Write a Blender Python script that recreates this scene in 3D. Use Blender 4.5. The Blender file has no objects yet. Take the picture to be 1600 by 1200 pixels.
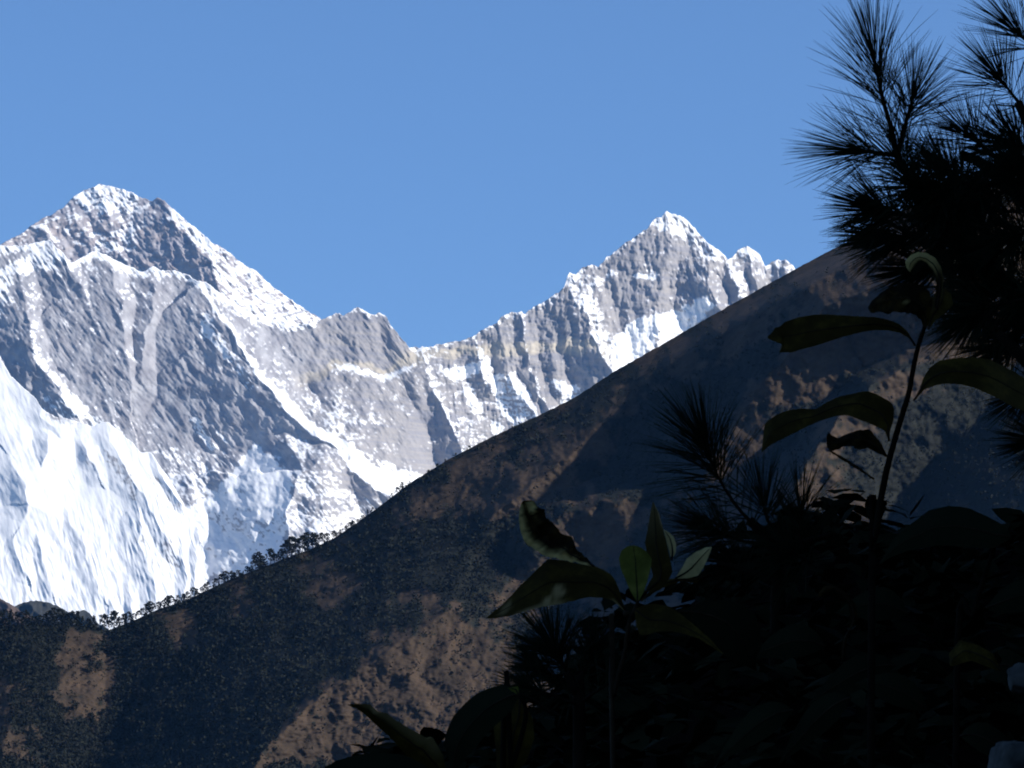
import bpy, bmesh, math, random
import numpy as np
from mathutils import Vector, Matrix

# ------------------------------------------------------------------ camera, world, sun, exposure
scene = bpy.context.scene
COL = scene.collection
F = 8600.0                      # focal length in pixels of a 1600 px wide frame (a long telephoto)
PITCH = math.radians(8.3)
EYE = np.array([0.0, 0.0, 1.6])
cam = bpy.data.cameras.new('camera')
cam_o = bpy.data.objects.new('camera', cam)
COL.objects.link(cam_o)
cam_o.location = EYE
cam_o.rotation_euler = (math.radians(90) + PITCH, 0, 0)
cam.sensor_width = 36.0
cam.lens = 36.0 * F / 1600.0
cam.clip_start = 0.2
cam.clip_end = 90000
cam.dof.use_dof = True
cam.dof.focus_distance = 300.0
cam.dof.aperture_fstop = cam.lens / 0.9      # a 0.9 mm pupil: near leaves only just soft
scene.camera = cam_o

SUN_AZ = math.radians(108)      # clockwise from the viewing direction (+Y)
SUN_EL = math.radians(32)
world = bpy.data.worlds.new('World')
scene.world = world
world.use_nodes = True
wn = world.node_tree
for n in list(wn.nodes):
    wn.nodes.remove(n)
sky = wn.nodes.new('ShaderNodeTexSky')
sky.sky_type = 'NISHITA'
sky.sun_disc = False
sky.sun_elevation = SUN_EL
sky.sun_rotation = SUN_AZ
sky.altitude = 3800
sky.air_density = 1.0
sky.dust_density = 0.0
sky.ozone_density = 2.2
bg = wn.nodes.new('ShaderNodeBackground')
bg.inputs['Strength'].default_value = 0.074
wo = wn.nodes.new('ShaderNodeOutputWorld')
tint = wn.nodes.new('ShaderNodeMix')
tint.data_type = 'RGBA'
tint.blend_type = 'MULTIPLY'
tint.inputs[0].default_value = 1.0
tint.inputs[7].default_value = (0.90, 1.10, 1.28, 1)      # the camera's cool daylight balance
wn.links.new(sky.outputs[0], tint.inputs[6])
wn.links.new(tint.outputs[2], bg.inputs[0])
wn.links.new(bg.outputs[0], wo.inputs[0])

sun = bpy.data.lights.new('sun', 'SUN')
sun.energy = 4.6
sun.angle = math.radians(0.53)
sun.color = (1.0, 0.95, 0.88)
sun_o = bpy.data.objects.new('sun', sun)
COL.objects.link(sun_o)
SDIR = Vector((math.sin(SUN_AZ) * math.cos(SUN_EL), math.cos(SUN_AZ) * math.cos(SUN_EL), math.sin(SUN_EL)))
sun_o.rotation_euler = SDIR.to_track_quat('Z', 'Y').to_euler()
sun_o.location = (200, 0, 200)

scene.view_settings.view_transform = 'Standard'
scene.view_settings.look = 'None'
scene.view_settings.exposure = 0.6
scene.view_settings.gamma = 1.0
scene.cycles.volume_bounces = 0
scene.cycles.max_bounces = 6
scene.cycles.use_denoising = True
scene.cycles.filter_width = 1.9

# ------------------------------------------------------------------ helpers
FWD = np.array([0.0, math.cos(PITCH), math.sin(PITCH)])
UP = np.array([0.0, -math.sin(PITCH), math.cos(PITCH)])
RT = np.array([1.0, 0.0, 0.0])


def at(px, py, d):
    """The point that the photograph's pixel (px, py) shows at the depth d in metres."""
    px = np.asarray(px, float); py = np.asarray(py, float); d = np.asarray(d, float)
    a = (px - 800.0) / F
    b = (600.0 - py) / F
    v = FWD + a[..., None] * RT + b[..., None] * UP
    return EYE + d[..., None] * v


def V(px, py, d):
    return Vector(at(px, py, d).tolist())


_rs = np.random.RandomState(7)
_perm = _rs.permutation(4096)
_perm = np.concatenate([_perm, _perm])
_ang = _rs.rand(4096) * 2 * math.pi
_gx, _gy = np.cos(_ang), np.sin(_ang)


def perlin(x, y, seed=0):
    x = np.asarray(x, float) + seed * 37.17; y = np.asarray(y, float) + seed * 91.7
    xi = np.floor(x).astype(int); yi = np.floor(y).astype(int)
    xf = x - xi; yf = y - yi
    u = xf * xf * xf * (xf * (xf * 6 - 15) + 10)
    v = yf * yf * yf * (yf * (yf * 6 - 15) + 10)

    def g(i, j, dx, dy):
        h = _perm[(_perm[i & 4095] + j) & 4095]
        return _gx[h] * dx + _gy[h] * dy
    a = g(xi, yi, xf, yf); b = g(xi + 1, yi, xf - 1, yf)
    c = g(xi, yi + 1, xf, yf - 1); d = g(xi + 1, yi + 1, xf - 1, yf - 1)
    return (a + u * (b - a) + v * ((c + u * (d - c)) - (a + u * (b - a)))) * 1.5


def fbm(x, y, octv=5, seed=0, gain=0.5):
    s, a = 0.0, 1.0
    for k in range(octv):
        s = s + a * perlin(x * 2 ** k, y * 2 ** k, seed + k * 3.3)
        a *= gain
    return s


def ridged(x, y, octv=5, seed=0, gain=0.5):
    s, a, n = 0.0, 1.0, 0.0
    for k in range(octv):
        s = s + a * (1 - 2 * np.abs(perlin(x * 2 ** k, y * 2 ** k, seed + k * 3.3)))
        n += a
        a *= gain
    return s / n


def sstep(a, b, x):
    t = np.clip((x - a) / (b - a), 0, 1)
    return t * t * (3 - 2 * t)


def prof(pts):
    xs = np.array([p[0] for p in pts], float); ys = np.array([p[1] for p in pts], float)
    return lambda x: np.interp(x, xs, ys)


def zoomed(x0, y0, s, pts):
    return [(x0 + p[0] / s, y0 + p[1] / s) + tuple(p[2:]) for p in pts]


def crest(PX, PY, pts, wl, wr, pw=1.0, warp=0.0, seed=0):
    """Height of a spur along the polyline pts (x, y, h): falls to 0 wl pixels to its left, wr to its right."""
    if warp:
        WX = PX + warp * fbm(PX / 40, PY / 40, 3, seed); WY = PY + warp * fbm(PX / 40, PY / 40, 3, seed + 9)
    else:
        WX, WY = PX, PY
    best = np.full(PX.shape, 1e9); sd = np.zeros(PX.shape); hh = np.zeros(PX.shape)
    for (x0, y0, h0), (x1, y1, h1) in zip(pts[:-1], pts[1:]):
        dx, dy = x1 - x0, y1 - y0
        l2 = dx * dx + dy * dy
        t = np.clip(((WX - x0) * dx + (WY - y0) * dy) / l2, 0, 1)
        qx = WX - (x0 + t * dx); qy = WY - (y0 + t * dy)
        dist = np.hypot(qx, qy)
        side = dx * qy - dy * qx          # > 0: left of a line that runs down the picture
        m = dist < best
        best = np.where(m, dist, best)
        sd = np.where(m, np.where(side > 0, -dist, dist), sd)
        hh = np.where(m, h0 + t * (h1 - h0), hh)
    w = np.where(sd < 0, wl, wr)
    return hh * np.clip(1 - np.abs(sd) / w, 0, 1) ** pw, sd


def inside(PX, PY, poly):
    c = np.zeros(PX.shape, bool)
    n = len(poly)
    for i in range(n):
        x0, y0 = poly[i]; x1, y1 = poly[(i + 1) % n]
        if y0 == y1:
            continue
        m = ((y0 > PY) != (y1 > PY)) & (PX < (x1 - x0) * (PY - y0) / (y1 - y0) + x0)
        c ^= m
    return c


def soft(PX, PY, poly, edge=6.0, warp=5.0, seed=1, sc=14.0):
    """1 well inside the polygon, 0 outside, with a ragged edge."""
    WX = PX + warp * fbm(PX / sc, PY / sc, 3, seed); WY = PY + warp * fbm(PX / sc, PY / sc, 3, seed + 5)
    ins = inside(WX, WY, poly)
    best = np.full(PX.shape, 1e9)
    n = len(poly)
    for i in range(n):
        x0, y0 = poly[i]; x1, y1 = poly[(i + 1) % n]
        dx, dy = x1 - x0, y1 - y0
        t = np.clip(((WX - x0) * dx + (WY - y0) * dy) / (dx * dx + dy * dy + 1e-9), 0, 1)
        best = np.minimum(best, np.hypot(WX - x0 - t * dx, WY - y0 - t * dy))
    s = np.where(ins, best, -best)
    return sstep(-edge / 2, edge / 2, s)


def mesh_grid(name, P, attrs=None, smooth=True, mat=None):
    """One mesh from an (rows, cols, 3) array of points."""
    nr, nc = P.shape[:2]
    me = bpy.data.meshes.new(name)
    me.vertices.add(nr * nc)
    me.vertices.foreach_set('co', P.reshape(-1).astype(np.float32))
    i = np.arange(nr - 1)[:, None] * nc + np.arange(nc - 1)[None, :]
    q = np.stack([i, i + nc, i + nc + 1, i + 1], -1).reshape(-1, 4)
    me.loops.add(q.size)
    me.loops.foreach_set('vertex_index', q.reshape(-1).astype(np.int32))
    me.polygons.add(len(q))
    me.polygons.foreach_set('loop_start', (np.arange(len(q)) * 4).astype(np.int32))
    me.polygons.foreach_set('loop_total', np.full(len(q), 4, np.int32))
    me.polygons.foreach_set('use_smooth', np.full(len(q), smooth, bool))
    for k, a in (attrs or {}).items():
        at_ = me.attributes.new(k, 'FLOAT', 'POINT')
        at_.data.foreach_set('value', a.reshape(-1).astype(np.float32))
    me.update(calc_edges=True)
    me.validate()
    o = bpy.data.objects.new(name, me)
    COL.objects.link(o)
    if mat:
        me.materials.append(mat)
    return o


def tag(o, label=None, cat=None, group=None, kind=None):
    if label: o['label'] = label
    if cat: o['category'] = cat
    if group: o['group'] = group
    if kind: o['kind'] = kind
    return o


def empty(name, loc, label, cat, group=None):
    o = bpy.data.objects.new(name, None)
    COL.objects.link(o)
    o.location = loc
    o.empty_display_size = 0.1
    return tag(o, label, cat, group)


class MB:
    """Collects geometry and links it as one mesh object."""
    def __init__(self):
        self.v = []; self.f = []; self.c = []

    def tube(self, pts, radii, n=6, cap=True):
        pts = [Vector(p) for p in pts]
        base = len(self.v)
        prev = None
        for i, p in enumerate(pts):
            t = (pts[min(i + 1, len(pts) - 1)] - pts[max(i - 1, 0)]).normalized()
            if prev is None:
                a = Vector((0, 0, 1)) if abs(t.z) < 0.9 else Vector((1, 0, 0))
                u = t.cross(a).normalized()
            else:
                u = (prev - t * prev.dot(t)).normalized()
            prev = u
            w = t.cross(u)
            r = radii[i] if hasattr(radii, '__len__') else radii
            for k in range(n):
                an = 2 * math.pi * k / n
                self.v.append(p + (u * math.cos(an) + w * math.sin(an)) * r)
        for i in range(len(pts) - 1):
            for k in range(n):
                a = base + i * n + k; b = base + i * n + (k + 1) % n
                self.f.append((a, b, b + n, a + n))
        if cap:
            self.f.append(tuple(base + k for k in range(n))[::-1])
            self.f.append(tuple(base + (len(pts) - 1) * n + k for k in range(n)))

    def face(self, pts):
        b = len(self.v)
        self.v.extend(Vector(p) for p in pts)
        self.f.append(tuple(range(b, b + len(pts))))

    def build(self, name, mat, parent=None, smooth=True, label=None):
        me = bpy.data.meshes.new(name)
        inv = Vector((0, 0, 0))
        if parent is not None:
            q = parent
            while q is not None:
                inv = inv + q.location
                q = q.parent
        me.from_pydata([(v - inv)[:] for v in self.v], [], self.f)
        me.update()
        if smooth:
            me.polygons.foreach_set('use_smooth', np.full(len(me.polygons), True, bool))
        me.materials.append(mat)
        o = bpy.data.objects.new(name, me)
        COL.objects.link(o)
        if parent is not None:
            o.parent = parent
        if label: o['label'] = label
        return o


# ------------------------------------------------------------------ materials
def new_mat(name):
    m = bpy.data.materials.new(name)
    m.use_nodes = True
    nt = m.node_tree
    b = nt.nodes['Principled BSDF']
    b.inputs['Roughness'].default_value = 0.85
    b.inputs['Specular IOR Level'].default_value = 0.2
    return m, nt, b


def node(nt, kind, **kw):
    n = nt.nodes.new(kind)
    for k, v in kw.items():
        setattr(n, k, v)
    return n


def attr(nt, name):
    return node(nt, 'ShaderNodeAttribute', attribute_name=name).outputs['Fac']


def noise(nt, scale, detail=5, rough=0.6, coord='Object', stretch=None):
    tc = node(nt, 'ShaderNodeTexCoord')
    n = node(nt, 'ShaderNodeTexNoise')
    n.inputs['Scale'].default_value = scale
    n.inputs['Detail'].default_value = detail
    n.inputs['Roughness'].default_value = rough
    if stretch:
        mp = node(nt, 'ShaderNodeMapping')
        mp.inputs['Scale'].default_value = stretch
        nt.links.new(tc.outputs[coord], mp.inputs[0])
        nt.links.new(mp.outputs[0], n.inputs[0])
    else:
        nt.links.new(tc.outputs[coord], n.inputs[0])
    return n.outputs['Fac']


def ramp(nt, fac, stops):
    r = node(nt, 'ShaderNodeValToRGB')
    e = r.color_ramp.elements
    while len(e) < len(stops):
        e.new(0.5)
    for k, (p, c) in enumerate(stops):
        e[k].position = p
        e[k].color = (*c, 1) if len(c) == 3 else c
    nt.links.new(fac, r.inputs[0])
    return r.outputs[0]


def mix(nt, fac, a, b, mode='MIX'):
    m = node(nt, 'ShaderNodeMix', data_type='RGBA', blend_type=mode)
    for s, val in ((m.inputs[0], fac), (m.inputs[6], a), (m.inputs[7], b)):
        if isinstance(val, (int, float)):
            s.default_value = val
        elif isinstance(val, tuple):
            s.default_value = (*val, 1)
        else:
            nt.links.new(val, s)
    return m.outputs[2]


def rock_snow(name, rock_a, rock_b, band):
    m, nt, b = new_mat(name)
    r = ramp(nt, noise(nt, 0.006, 6, 0.65), [(0.3, rock_a), (0.7, rock_b)])
    r = mix(nt, attr(nt, 'band'), r, band)
    sn = ramp(nt, noise(nt, 0.01, 4), [(0.3, (0.85, 0.86, 0.87)), (0.7, (0.90, 0.90, 0.90))])
    nt.links.new(mix(nt, attr(nt, 'snow'), r, sn), b.inputs['Base Color'])
    return m


M_WALL = rock_snow('rock_and_snow', (0.215, 0.212, 0.232), (0.315, 0.304, 0.318), (0.46, 0.41, 0.33))
M_PEAK = rock_snow('summit_rock_and_snow', (0.22, 0.207, 0.23), (0.315, 0.288, 0.30), (0.42, 0.34, 0.29))


def hill_mat():
    m, nt, b = new_mat('grassy_hillside')
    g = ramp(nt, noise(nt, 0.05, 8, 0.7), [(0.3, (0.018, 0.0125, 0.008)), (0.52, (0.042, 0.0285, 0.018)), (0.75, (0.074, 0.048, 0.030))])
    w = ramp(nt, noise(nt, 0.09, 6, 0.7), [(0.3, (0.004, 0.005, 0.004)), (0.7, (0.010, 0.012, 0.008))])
    nt.links.new(mix(nt, attr(nt, 'wood_shade'), g, w), b.inputs['Base Color'])
    bp = node(nt, 'ShaderNodeBump')
    bp.inputs['Strength'].default_value = 0.4
    bp.inputs['Distance'].default_value = 3.0
    nt.links.new(noise(nt, 0.12, 6, 0.7), bp.inputs['Height'])
    nt.links.new(bp.outputs[0], b.inputs['Normal'])
    return m


def plain(name, a, c, scale=3.0, rough=0.85, spec=0.2):
    m, nt, b = new_mat(name)
    nt.links.new(ramp(nt, noise(nt, scale, 5), [(0.3, a), (0.7, c)]), b.inputs['Base Color'])
    b.inputs['Roughness'].default_value = rough
    b.inputs['Specular IOR Level'].default_value = spec
    return m


def leaf_mat(name, dark, mid, pale, rough=0.7, spec=0.08, through=0.35):
    """Leaf colour: the attribute 'pale' carries dry parts and light painted on the blades."""
    m, nt, b = new_mat(name)
    base = ramp(nt, noise(nt, 38.0, 8, 0.7), [(0.36, tuple(c * .7 for c in dark)), (0.5, dark), (0.66, mid)])
    colour = mix(nt, attr(nt, 'pale'), base, pale)
    nt.links.new(colour, b.inputs['Base Color'])
    tr = node(nt, 'ShaderNodeBsdfTranslucent')          # thin blades let the sky's light through
    nt.links.new(colour, tr.inputs['Color'])
    ms = node(nt, 'ShaderNodeMixShader')
    ms.inputs[0].default_value = through
    nt.links.new(b.outputs[0], ms.inputs[1])
    nt.links.new(tr.outputs[0], ms.inputs[2])
    nt.links.new(ms.outputs[0], nt.nodes['Material Output'].inputs['Surface'])
    b.inputs['Roughness'].default_value = rough
    b.inputs['Specular IOR Level'].default_value = spec
    bp = node(nt, 'ShaderNodeBump')
    bp.inputs['Strength'].default_value = 0.5
    bp.inputs['Distance'].default_value = 0.001
    nt.links.new(noise(nt, 140.0, 4), bp.inputs['Height'])
    nt.links.new(bp.outputs[0], b.inputs['Normal'])
    return m


M_HILL = hill_mat()
M_FAR_BROWN = plain('far_brown_slope', (0.06, 0.045, 0.04), (0.10, 0.07, 0.055), 0.01)
M_FAR_BLUE = plain('far_wooded_slope', (0.02, 0.022, 0.02), (0.035, 0.035, 0.03), 0.01)
M_VALLEY = plain('valley_floor', (0.03, 0.032, 0.02), (0.07, 0.055, 0.035), 0.004)
M_SOIL = plain('forest_soil', (0.006, 0.005, 0.004), (0.014, 0.011, 0.008), 1.5, 0.95, 0.0)
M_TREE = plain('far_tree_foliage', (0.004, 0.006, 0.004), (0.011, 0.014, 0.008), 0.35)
M_TREE_TRUNK = plain('far_tree_bark', (0.03, 0.025, 0.02), (0.06, 0.05, 0.04), 0.5)
M_NEEDLE = plain('pine_needles', (0.010, 0.016, 0.008), (0.022, 0.032, 0.016), 15.0, 0.8, 0.05)
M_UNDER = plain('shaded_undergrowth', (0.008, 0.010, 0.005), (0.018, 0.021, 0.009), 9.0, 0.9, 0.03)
M_BARK = plain('pine_bark', (0.008, 0.006, 0.004), (0.022, 0.016, 0.010), 30.0, 0.9, 0.03)
M_STEM = plain('shrub_stem', (0.014, 0.009, 0.005), (0.05, 0.034, 0.018), 60.0, 0.8, 0.05)
M_STEM_DARK = plain('dark_stem', (0.006, 0.005, 0.003), (0.018, 0.013, 0.008), 60.0, 0.9, 0.03)
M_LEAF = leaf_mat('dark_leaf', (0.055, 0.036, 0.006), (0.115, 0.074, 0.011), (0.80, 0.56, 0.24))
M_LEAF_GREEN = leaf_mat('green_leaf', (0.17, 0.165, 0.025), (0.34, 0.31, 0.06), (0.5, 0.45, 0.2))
M_LEAF_PALE = leaf_mat('lit_pale_leaf', (0.68, 0.50, 0.19), (0.84, 0.64, 0.26), (0.8, 0.7, 0.5), 0.8, 0.1)  # pale tone stands in for dim sunlight caught by these leaves
M_LEAF_DEAD = leaf_mat('withered_leaf', (0.016, 0.010, 0.003), (0.07, 0.042, 0.008), (0.85, 0.60, 0.20))
M_STONE = plain('pale_stone', (0.035, 0.034, 0.030), (0.13, 0.12, 0.10), 40.0)


# ------------------------------------------------------------------ the mountains
def world_slope(P):
    """Upward part of the unit normal of a grid of points."""
    du = np.gradient(P, axis=1); dv = np.gradient(P, axis=0)
    n = np.cross(du, dv)
    n /= np.linalg.norm(n, axis=-1, keepdims=True) + 1e-9
    s = np.where((n[..., 1:2] > 0), -1, 1)
    return n * s


def add_back(P, attrs, steps, fall):
    """Rows behind the crest: the far side of the mountain."""
    top = P[0]
    rows = [top + np.stack([np.zeros(len(top)), np.full(len(top), s), np.full(len(top), -s * fall)], -1) for s in steps[::-1]]
    P2 = np.concatenate([np.stack(rows), P])
    at2 = {k: np.concatenate([np.repeat(a[:1], len(rows), 0), a]) for k, a in attrs.items()}
    return P2, at2


def relief(S, x0, x1, dx, bottom, rows, jag=0.0, jsc=9.0, seed=0):
    xs = np.arange(x0, x1 + dx, dx)
    top = S(xs) + jag * fbm(xs / jsc, xs * 0 + seed, 3, seed)
    v = np.linspace(0, 1, rows)
    PX = np.repeat(xs[None, :], rows, 0)
    PY = top[None, :] + (bottom - top[None, :]) * v[:, None]
    return PX, PY


SUMMIT_SKYLINE = [(-90, 455), (-40, 412), (0, 382), (10, 377), (20, 372), (37, 363), (50, 352), (68, 340), (75, 337), (82, 335), (100, 323), (107, 316), (118, 305), (133, 297),
    (147, 292), (155, 287), (163, 289), (180, 293), (200, 298), (213, 303), (218, 308), (230, 311), (237, 314), (247, 309), (257, 313), (267, 323), (283, 337), (300, 352),
    (320, 368), (333, 380), (353, 390), (370, 405), (380, 413), (400, 422), (417, 440), (433, 453), (457, 470), (483, 487), (500, 497), (540, 540), (600, 600)]
WALL_SKYLINE = [(-90, 372), (-40, 380), (0, 384), (20, 384), (43, 383), (67, 377), (77, 373), (87, 385), (100, 397), (110, 411), (123, 404), (147, 393), (167, 398), (187, 410), (207, 418),
    (220, 425), (230, 422), (238, 416), (250, 422), (273, 423), (290, 427), (307, 438), (327, 443), (343, 457), (360, 469), (370, 477), (393, 490), (417, 495), (440, 503),
    (463, 507), (497, 503), (507, 497), (517, 493), (530, 488), (537, 493), (547, 487), (558, 479), (570, 487), (580, 492), (593, 488), (602, 493), (610, 508), (627, 528), (640, 543), (650, 543),
    (670, 542), (690, 537), (717, 532), (724, 532), (740, 524), (756, 514), (776, 504), (784, 494), (800, 488), (814, 486), (820, 491), (832, 480), (852, 470), (872, 458), (882, 447), (885, 436),
    (890, 426), (900, 427), (912, 418), (924, 413), (934, 417), (948, 402), (968, 388), (980, 378), (1000, 364), (1012, 357), (1018, 346), (1026, 340), (1034, 338), (1041, 329), (1046, 334),
    (1056, 334), (1068, 340), (1080, 350), (1092, 364), (1104, 378), (1120, 388), (1130, 397), (1138, 406), (1144, 402), (1154, 390), (1168, 384), (1178, 390), (1188, 398), (1196, 416),
    (1204, 410), (1216, 406), (1228, 406), (1236, 412), (1242, 420), (1300, 450), (1420, 520)]
BUTTRESS_SKYLINE = [(-90, 500), (-40, 530), (0, 558), (17, 588), (33, 602), (55, 622), (67, 640), (85, 650), (110, 655), (130, 662), (147, 666), (157, 661), (167, 659), (180, 669), (207, 692), (220, 706), (237, 708),
    (250, 727), (267, 752), (287, 787), (291, 800), (310, 827), (312, 847), (320, 866), (321, 900), (324, 940), (330, 1000)]


def streaks(PX, PY, ang, along, across, octv, seed, rid=True):
    """Noise drawn out along a direction of the face (gullies and flutings)."""
    c, s = math.cos(math.radians(ang)), math.sin(math.radians(ang))
    u = (PX * c + PY * s) / along; w = (-PX * s + PY * c) / across
    return (ridged if rid else fbm)(u, w, octv, seed)


def build_summit():
    S = prof(SUMMIT_SKYLINE)
    PX, PY = relief(S, -90, 560, 1.4, 640, 250, 1.6, 7, 2)
    d = 27000 - 2.3 * (PY - 400) + 0.3 * (PX - 150)
    R = 0
    main, sd = crest(PX, PY, [(247, 305, 60), (262, 330, 150), (280, 355, 170), (307, 383, 210), (330, 410, 235), (340, 440, 250), (352, 480, 260), (365, 540, 260)], 130, 150, 1.0, 5, 3)
    R = np.maximum(R, main)
    for pts, wl, wr in [([(155, 285, 15), (160, 320, 40), (175, 350, 55), (190, 400, 60)], 60, 55),
                        ([(108, 314, 10), (122, 345, 40), (135, 365, 45), (150, 390, 30)], 35, 30),
                        ([(68, 338, 10), (75, 360, 36), (85, 390, 40)], 30, 30)]:
        R = np.maximum(R, crest(PX, PY, pts, wl, wr, 1, 5, 8)[0])
    R = R + 13 * streaks(PX, PY, 62, 60, 24, 3, 11) + 4 * streaks(PX, PY, 55, 18, 8, 2, 15) + 10 * fbm(PX / 22, PY / 22, 4, 17)
    R = R + 8 * streaks(PX, PY, -14, 70, 11, 3, 21)
    R = R + 4 * streaks(PX, PY, 48, 26, 9, 3, 23, False) + 2 * fbm(PX / 6, PY / 7, 2, 25)
    P = at(PX, PY, d - R)
    n = world_slope(P)
    sp = 0.5 * (n[..., 2] - 0.6) + 0.42 * streaks(PX, PY, -14, 40, 7, 4, 31) + 0.34 * fbm(PX / 12, PY / 12, 4, 33) + 0.10 * n[..., 0] - 0.08
    cap = soft(PX, PY, [(110, 300), (155, 280), (220, 300), (216, 322), (190, 332), (165, 336), (148, 322), (130, 330), (118, 318)], 14, 7, 2)
    flank = sstep(-2, 6, sd) * sstep(318, 330, PY)
    lower = soft(PX, PY, [(150, 372), (210, 345), (225, 370), (205, 395), (170, 400), (140, 395)], 16, 8, 3)
    dark = soft(PX, PY, [(232, 352), (272, 350), (305, 385), (332, 415), (342, 450), (230, 425), (205, 410)], 14, 8, 4)
    snow = sstep(0.08, 0.42, sp + (0.42 + 0.35 * fbm(PX / 6, PY / 6, 2, 36)) * cap + flank * (-0.02 + 0.62 * streaks(PX, PY, 44, 30, 7, 4, 37)) + 0.24 * lower - 0.35 * dark)
    snow = np.maximum(snow, np.clip(0.09 + 0.16 * fbm(PX / 18, PY / 14, 4, 39), 0, 1))  # snow tone added to the colour to lighten the shaded summit rock
    band = 0.5 * np.clip(streaks(PX, PY, -14, 220, 22, 2, 41), 0, 1) * sstep(330, 350, PY)
    P, at_ = add_back(P, {'snow': snow, 'band': band}, [15, 60, 200, 600, 1500], 0.8)
    o = mesh_grid('mountain', P, at_, True, M_PEAK)
    tag(o, 'highest pyramid summit with snow cap behind the long rock wall', None, None, 'structure')


def build_wall():
    S = prof(WALL_SKYLINE)
    PX, PY = relief(S, -90, 1330, 1.4, 1010, 420, 1.8, 6, 5)
    d = 23200 - 1.75 * (PY - 450) + 0.35 * (PX - 300)
    # gentler snow aprons at the foot of the wall
    cone = sstep(275, 330, PX) * sstep(500, 440, PX)
    foot = 45 * np.log1p(np.exp(np.clip((PY - 700 - 0.12 * (PX - 300)) / 45, -20, 20)))
    d = d - (1.1 - 1.0 * cone) * foot
    WARP = 6
    R = np.zeros(PX.shape)
    spur, sd_main = crest(PX, PY, [(300, 432, 20), (313, 440, 60), (332, 480, 130), (355, 505, 170), (378, 545, 190), (400, 585, 215), (430, 622, 235), (470, 662, 255), (510, 693, 270), (550, 727, 280), (583, 757, 285), (640, 800, 285), (720, 860, 280)],
                          165, 65, 1.0, WARP, 4)
    R = np.maximum(R, spur)
    spurs = [
        ([(317, 499, 140), (330, 525, 190), (345, 548, 205), (365, 566, 190), (385, 600, 150)], 55, 40),
        ([(316, 560, 80), (310, 600, 130), (315, 650, 140), (338, 706, 120)], 30, 34),
        ([(228, 424, 15), (240, 455, 90), (236, 490, 125), (224, 530, 140), (219, 575, 125), (205, 622, 70)], 42, 44),
        ([(147, 393, 20), (172, 430, 120), (190, 470, 170), (194, 510, 170), (200, 560, 160), (205, 610, 120)], 210, 26),
        ([(77, 373, 20), (100, 405, 90), (118, 440, 120), (140, 480, 130), (160, 520, 120)], 60, 36),
        ([(20, 400, 20), (38, 480, 110), (48, 530, 150), (58, 565, 160), (88, 603, 150), (120, 650, 140)], 55, 40),
        ([(425, 640, 120), (452, 690, 400), (476, 735, 640), (462, 765, 720), (448, 800, 760), (452, 850, 800), (440, 920, 800)], 210, 210),
        ([(560, 480, 15), (556, 520, 60), (560, 560, 70), (552, 600, 90), (575, 650, 90), (610, 710, 80)], 60, 60),
        ([(605, 495, 20), (625, 540, 60), (640, 570, 60)], 50, 30),
        ([(655, 545, 20), (668, 585, 110), (682, 620, 150), (700, 655, 160), (715, 690, 160), (735, 730, 150)], 45, 55),
        ([(740, 525, 10), (752, 570, 60), (758, 600, 70)], 25, 22),
        ([(776, 504, 10), (790, 540, 70), (795, 590, 80), (830, 640, 90), (850, 690, 90)], 30, 30),
        ([(815, 488, 10), (822, 530, 80), (826, 575, 90), (840, 610, 90), (860, 650, 90)], 26, 26),
        ([(850, 470, 10), (862, 520, 50), (864, 570, 80), (872, 605, 80)], 30, 30),
        ([(884, 440, 20), (897, 462, 110), (912, 485, 150), (926, 520, 180), (944, 555, 200), (965, 595, 200), (990, 640, 190)], 75, 60),
        ([(1041, 329, 20), (1046, 365, 80), (1040, 420, 110), (1030, 460, 110), (1024, 492, 110), (1026, 540, 100)], 110, 40),
        ([(1104, 378, 30), (1118, 405, 120), (1104, 425, 160), (1110, 455, 190), (1122, 480, 190), (1150, 520, 180)], 65, 30),
        ([(1128, 397, 20), (1140, 430, 110), (1155, 460, 140), (1175, 500, 130)], 26, 30),
        ([(1168, 384, 20), (1176, 420, 90), (1184, 460, 100)], 26, 24),
        ([(1222, 405, 20), (1228, 440, 70)], 22, 22),
        ([(390, 470, 30), (402, 505, 40), (430, 560, 60), (460, 610, 40)], 40, 40),
        ([(500, 530, 20), (515, 580, 70), (530, 630, 70), (560, 690, 60)], 40, 36),
    ]
    sds = []
    for k, (pts, wl, wr) in enumerate(spurs):
        h, sd = crest(PX, PY, [(p[0], p[1], p[2] * 0.62) for p in pts], wl, wr, 1.0, WARP + 1 * (pts[0] == (425, 640, 120)), 10 + k)
        sds.append((h, sd))
        R = np.maximum(R, h)
    left = sstep(330, 200, PX)
    right = sstep(620, 720, PX)
    calm = soft(PX, PY, [(398, 690), (455, 740), (450, 960), (290, 960), (305, 850), (285, 800), (340, 760)], 50, 6, 88)
    R = R + left * (6 * streaks(PX, PY, 58, 70, 24, 3, 51) + 3 * streaks(PX, PY, 52, 30, 7, 2, 55) + 6 * fbm(PX / 26, PY / 26, 3, 57))
    R = R + (1 - .75 * calm) * (1 - left) * (1 - right) * (9 * streaks(PX, PY, 52, 70, 24, 3, 61) + 3 * streaks(PX, PY, 46, 22, 8, 2, 65) + 6 * fbm(PX / 26, PY / 26, 3, 67))
    R = R + right * (10 * streaks(PX, PY, 84, 70, 18, 3, 71) + 4 * streaks(PX, PY, 70, 14, 8, 2, 75) + 9 * fbm(PX / 20, PY / 20, 4, 77))
    R = R + 4 * streaks(PX, PY, 5, 60, 9, 3, 81) * right
    R = R + 3.4 * streaks(PX, PY, 55, 30, 9, 3, 83, False) * (1 - right) * (1 - .7 * calm) + 3.4 * streaks(PX, PY, 82, 30, 9, 3, 84, False) * right + 1.6 * fbm(PX / 6, PY / 7, 2, 85)
    # the ledge that crosses the middle of the wall
    led = np.interp(PX, [480, 525, 560, 600, 655], [592, 572, 573, 588, 566])
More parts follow.
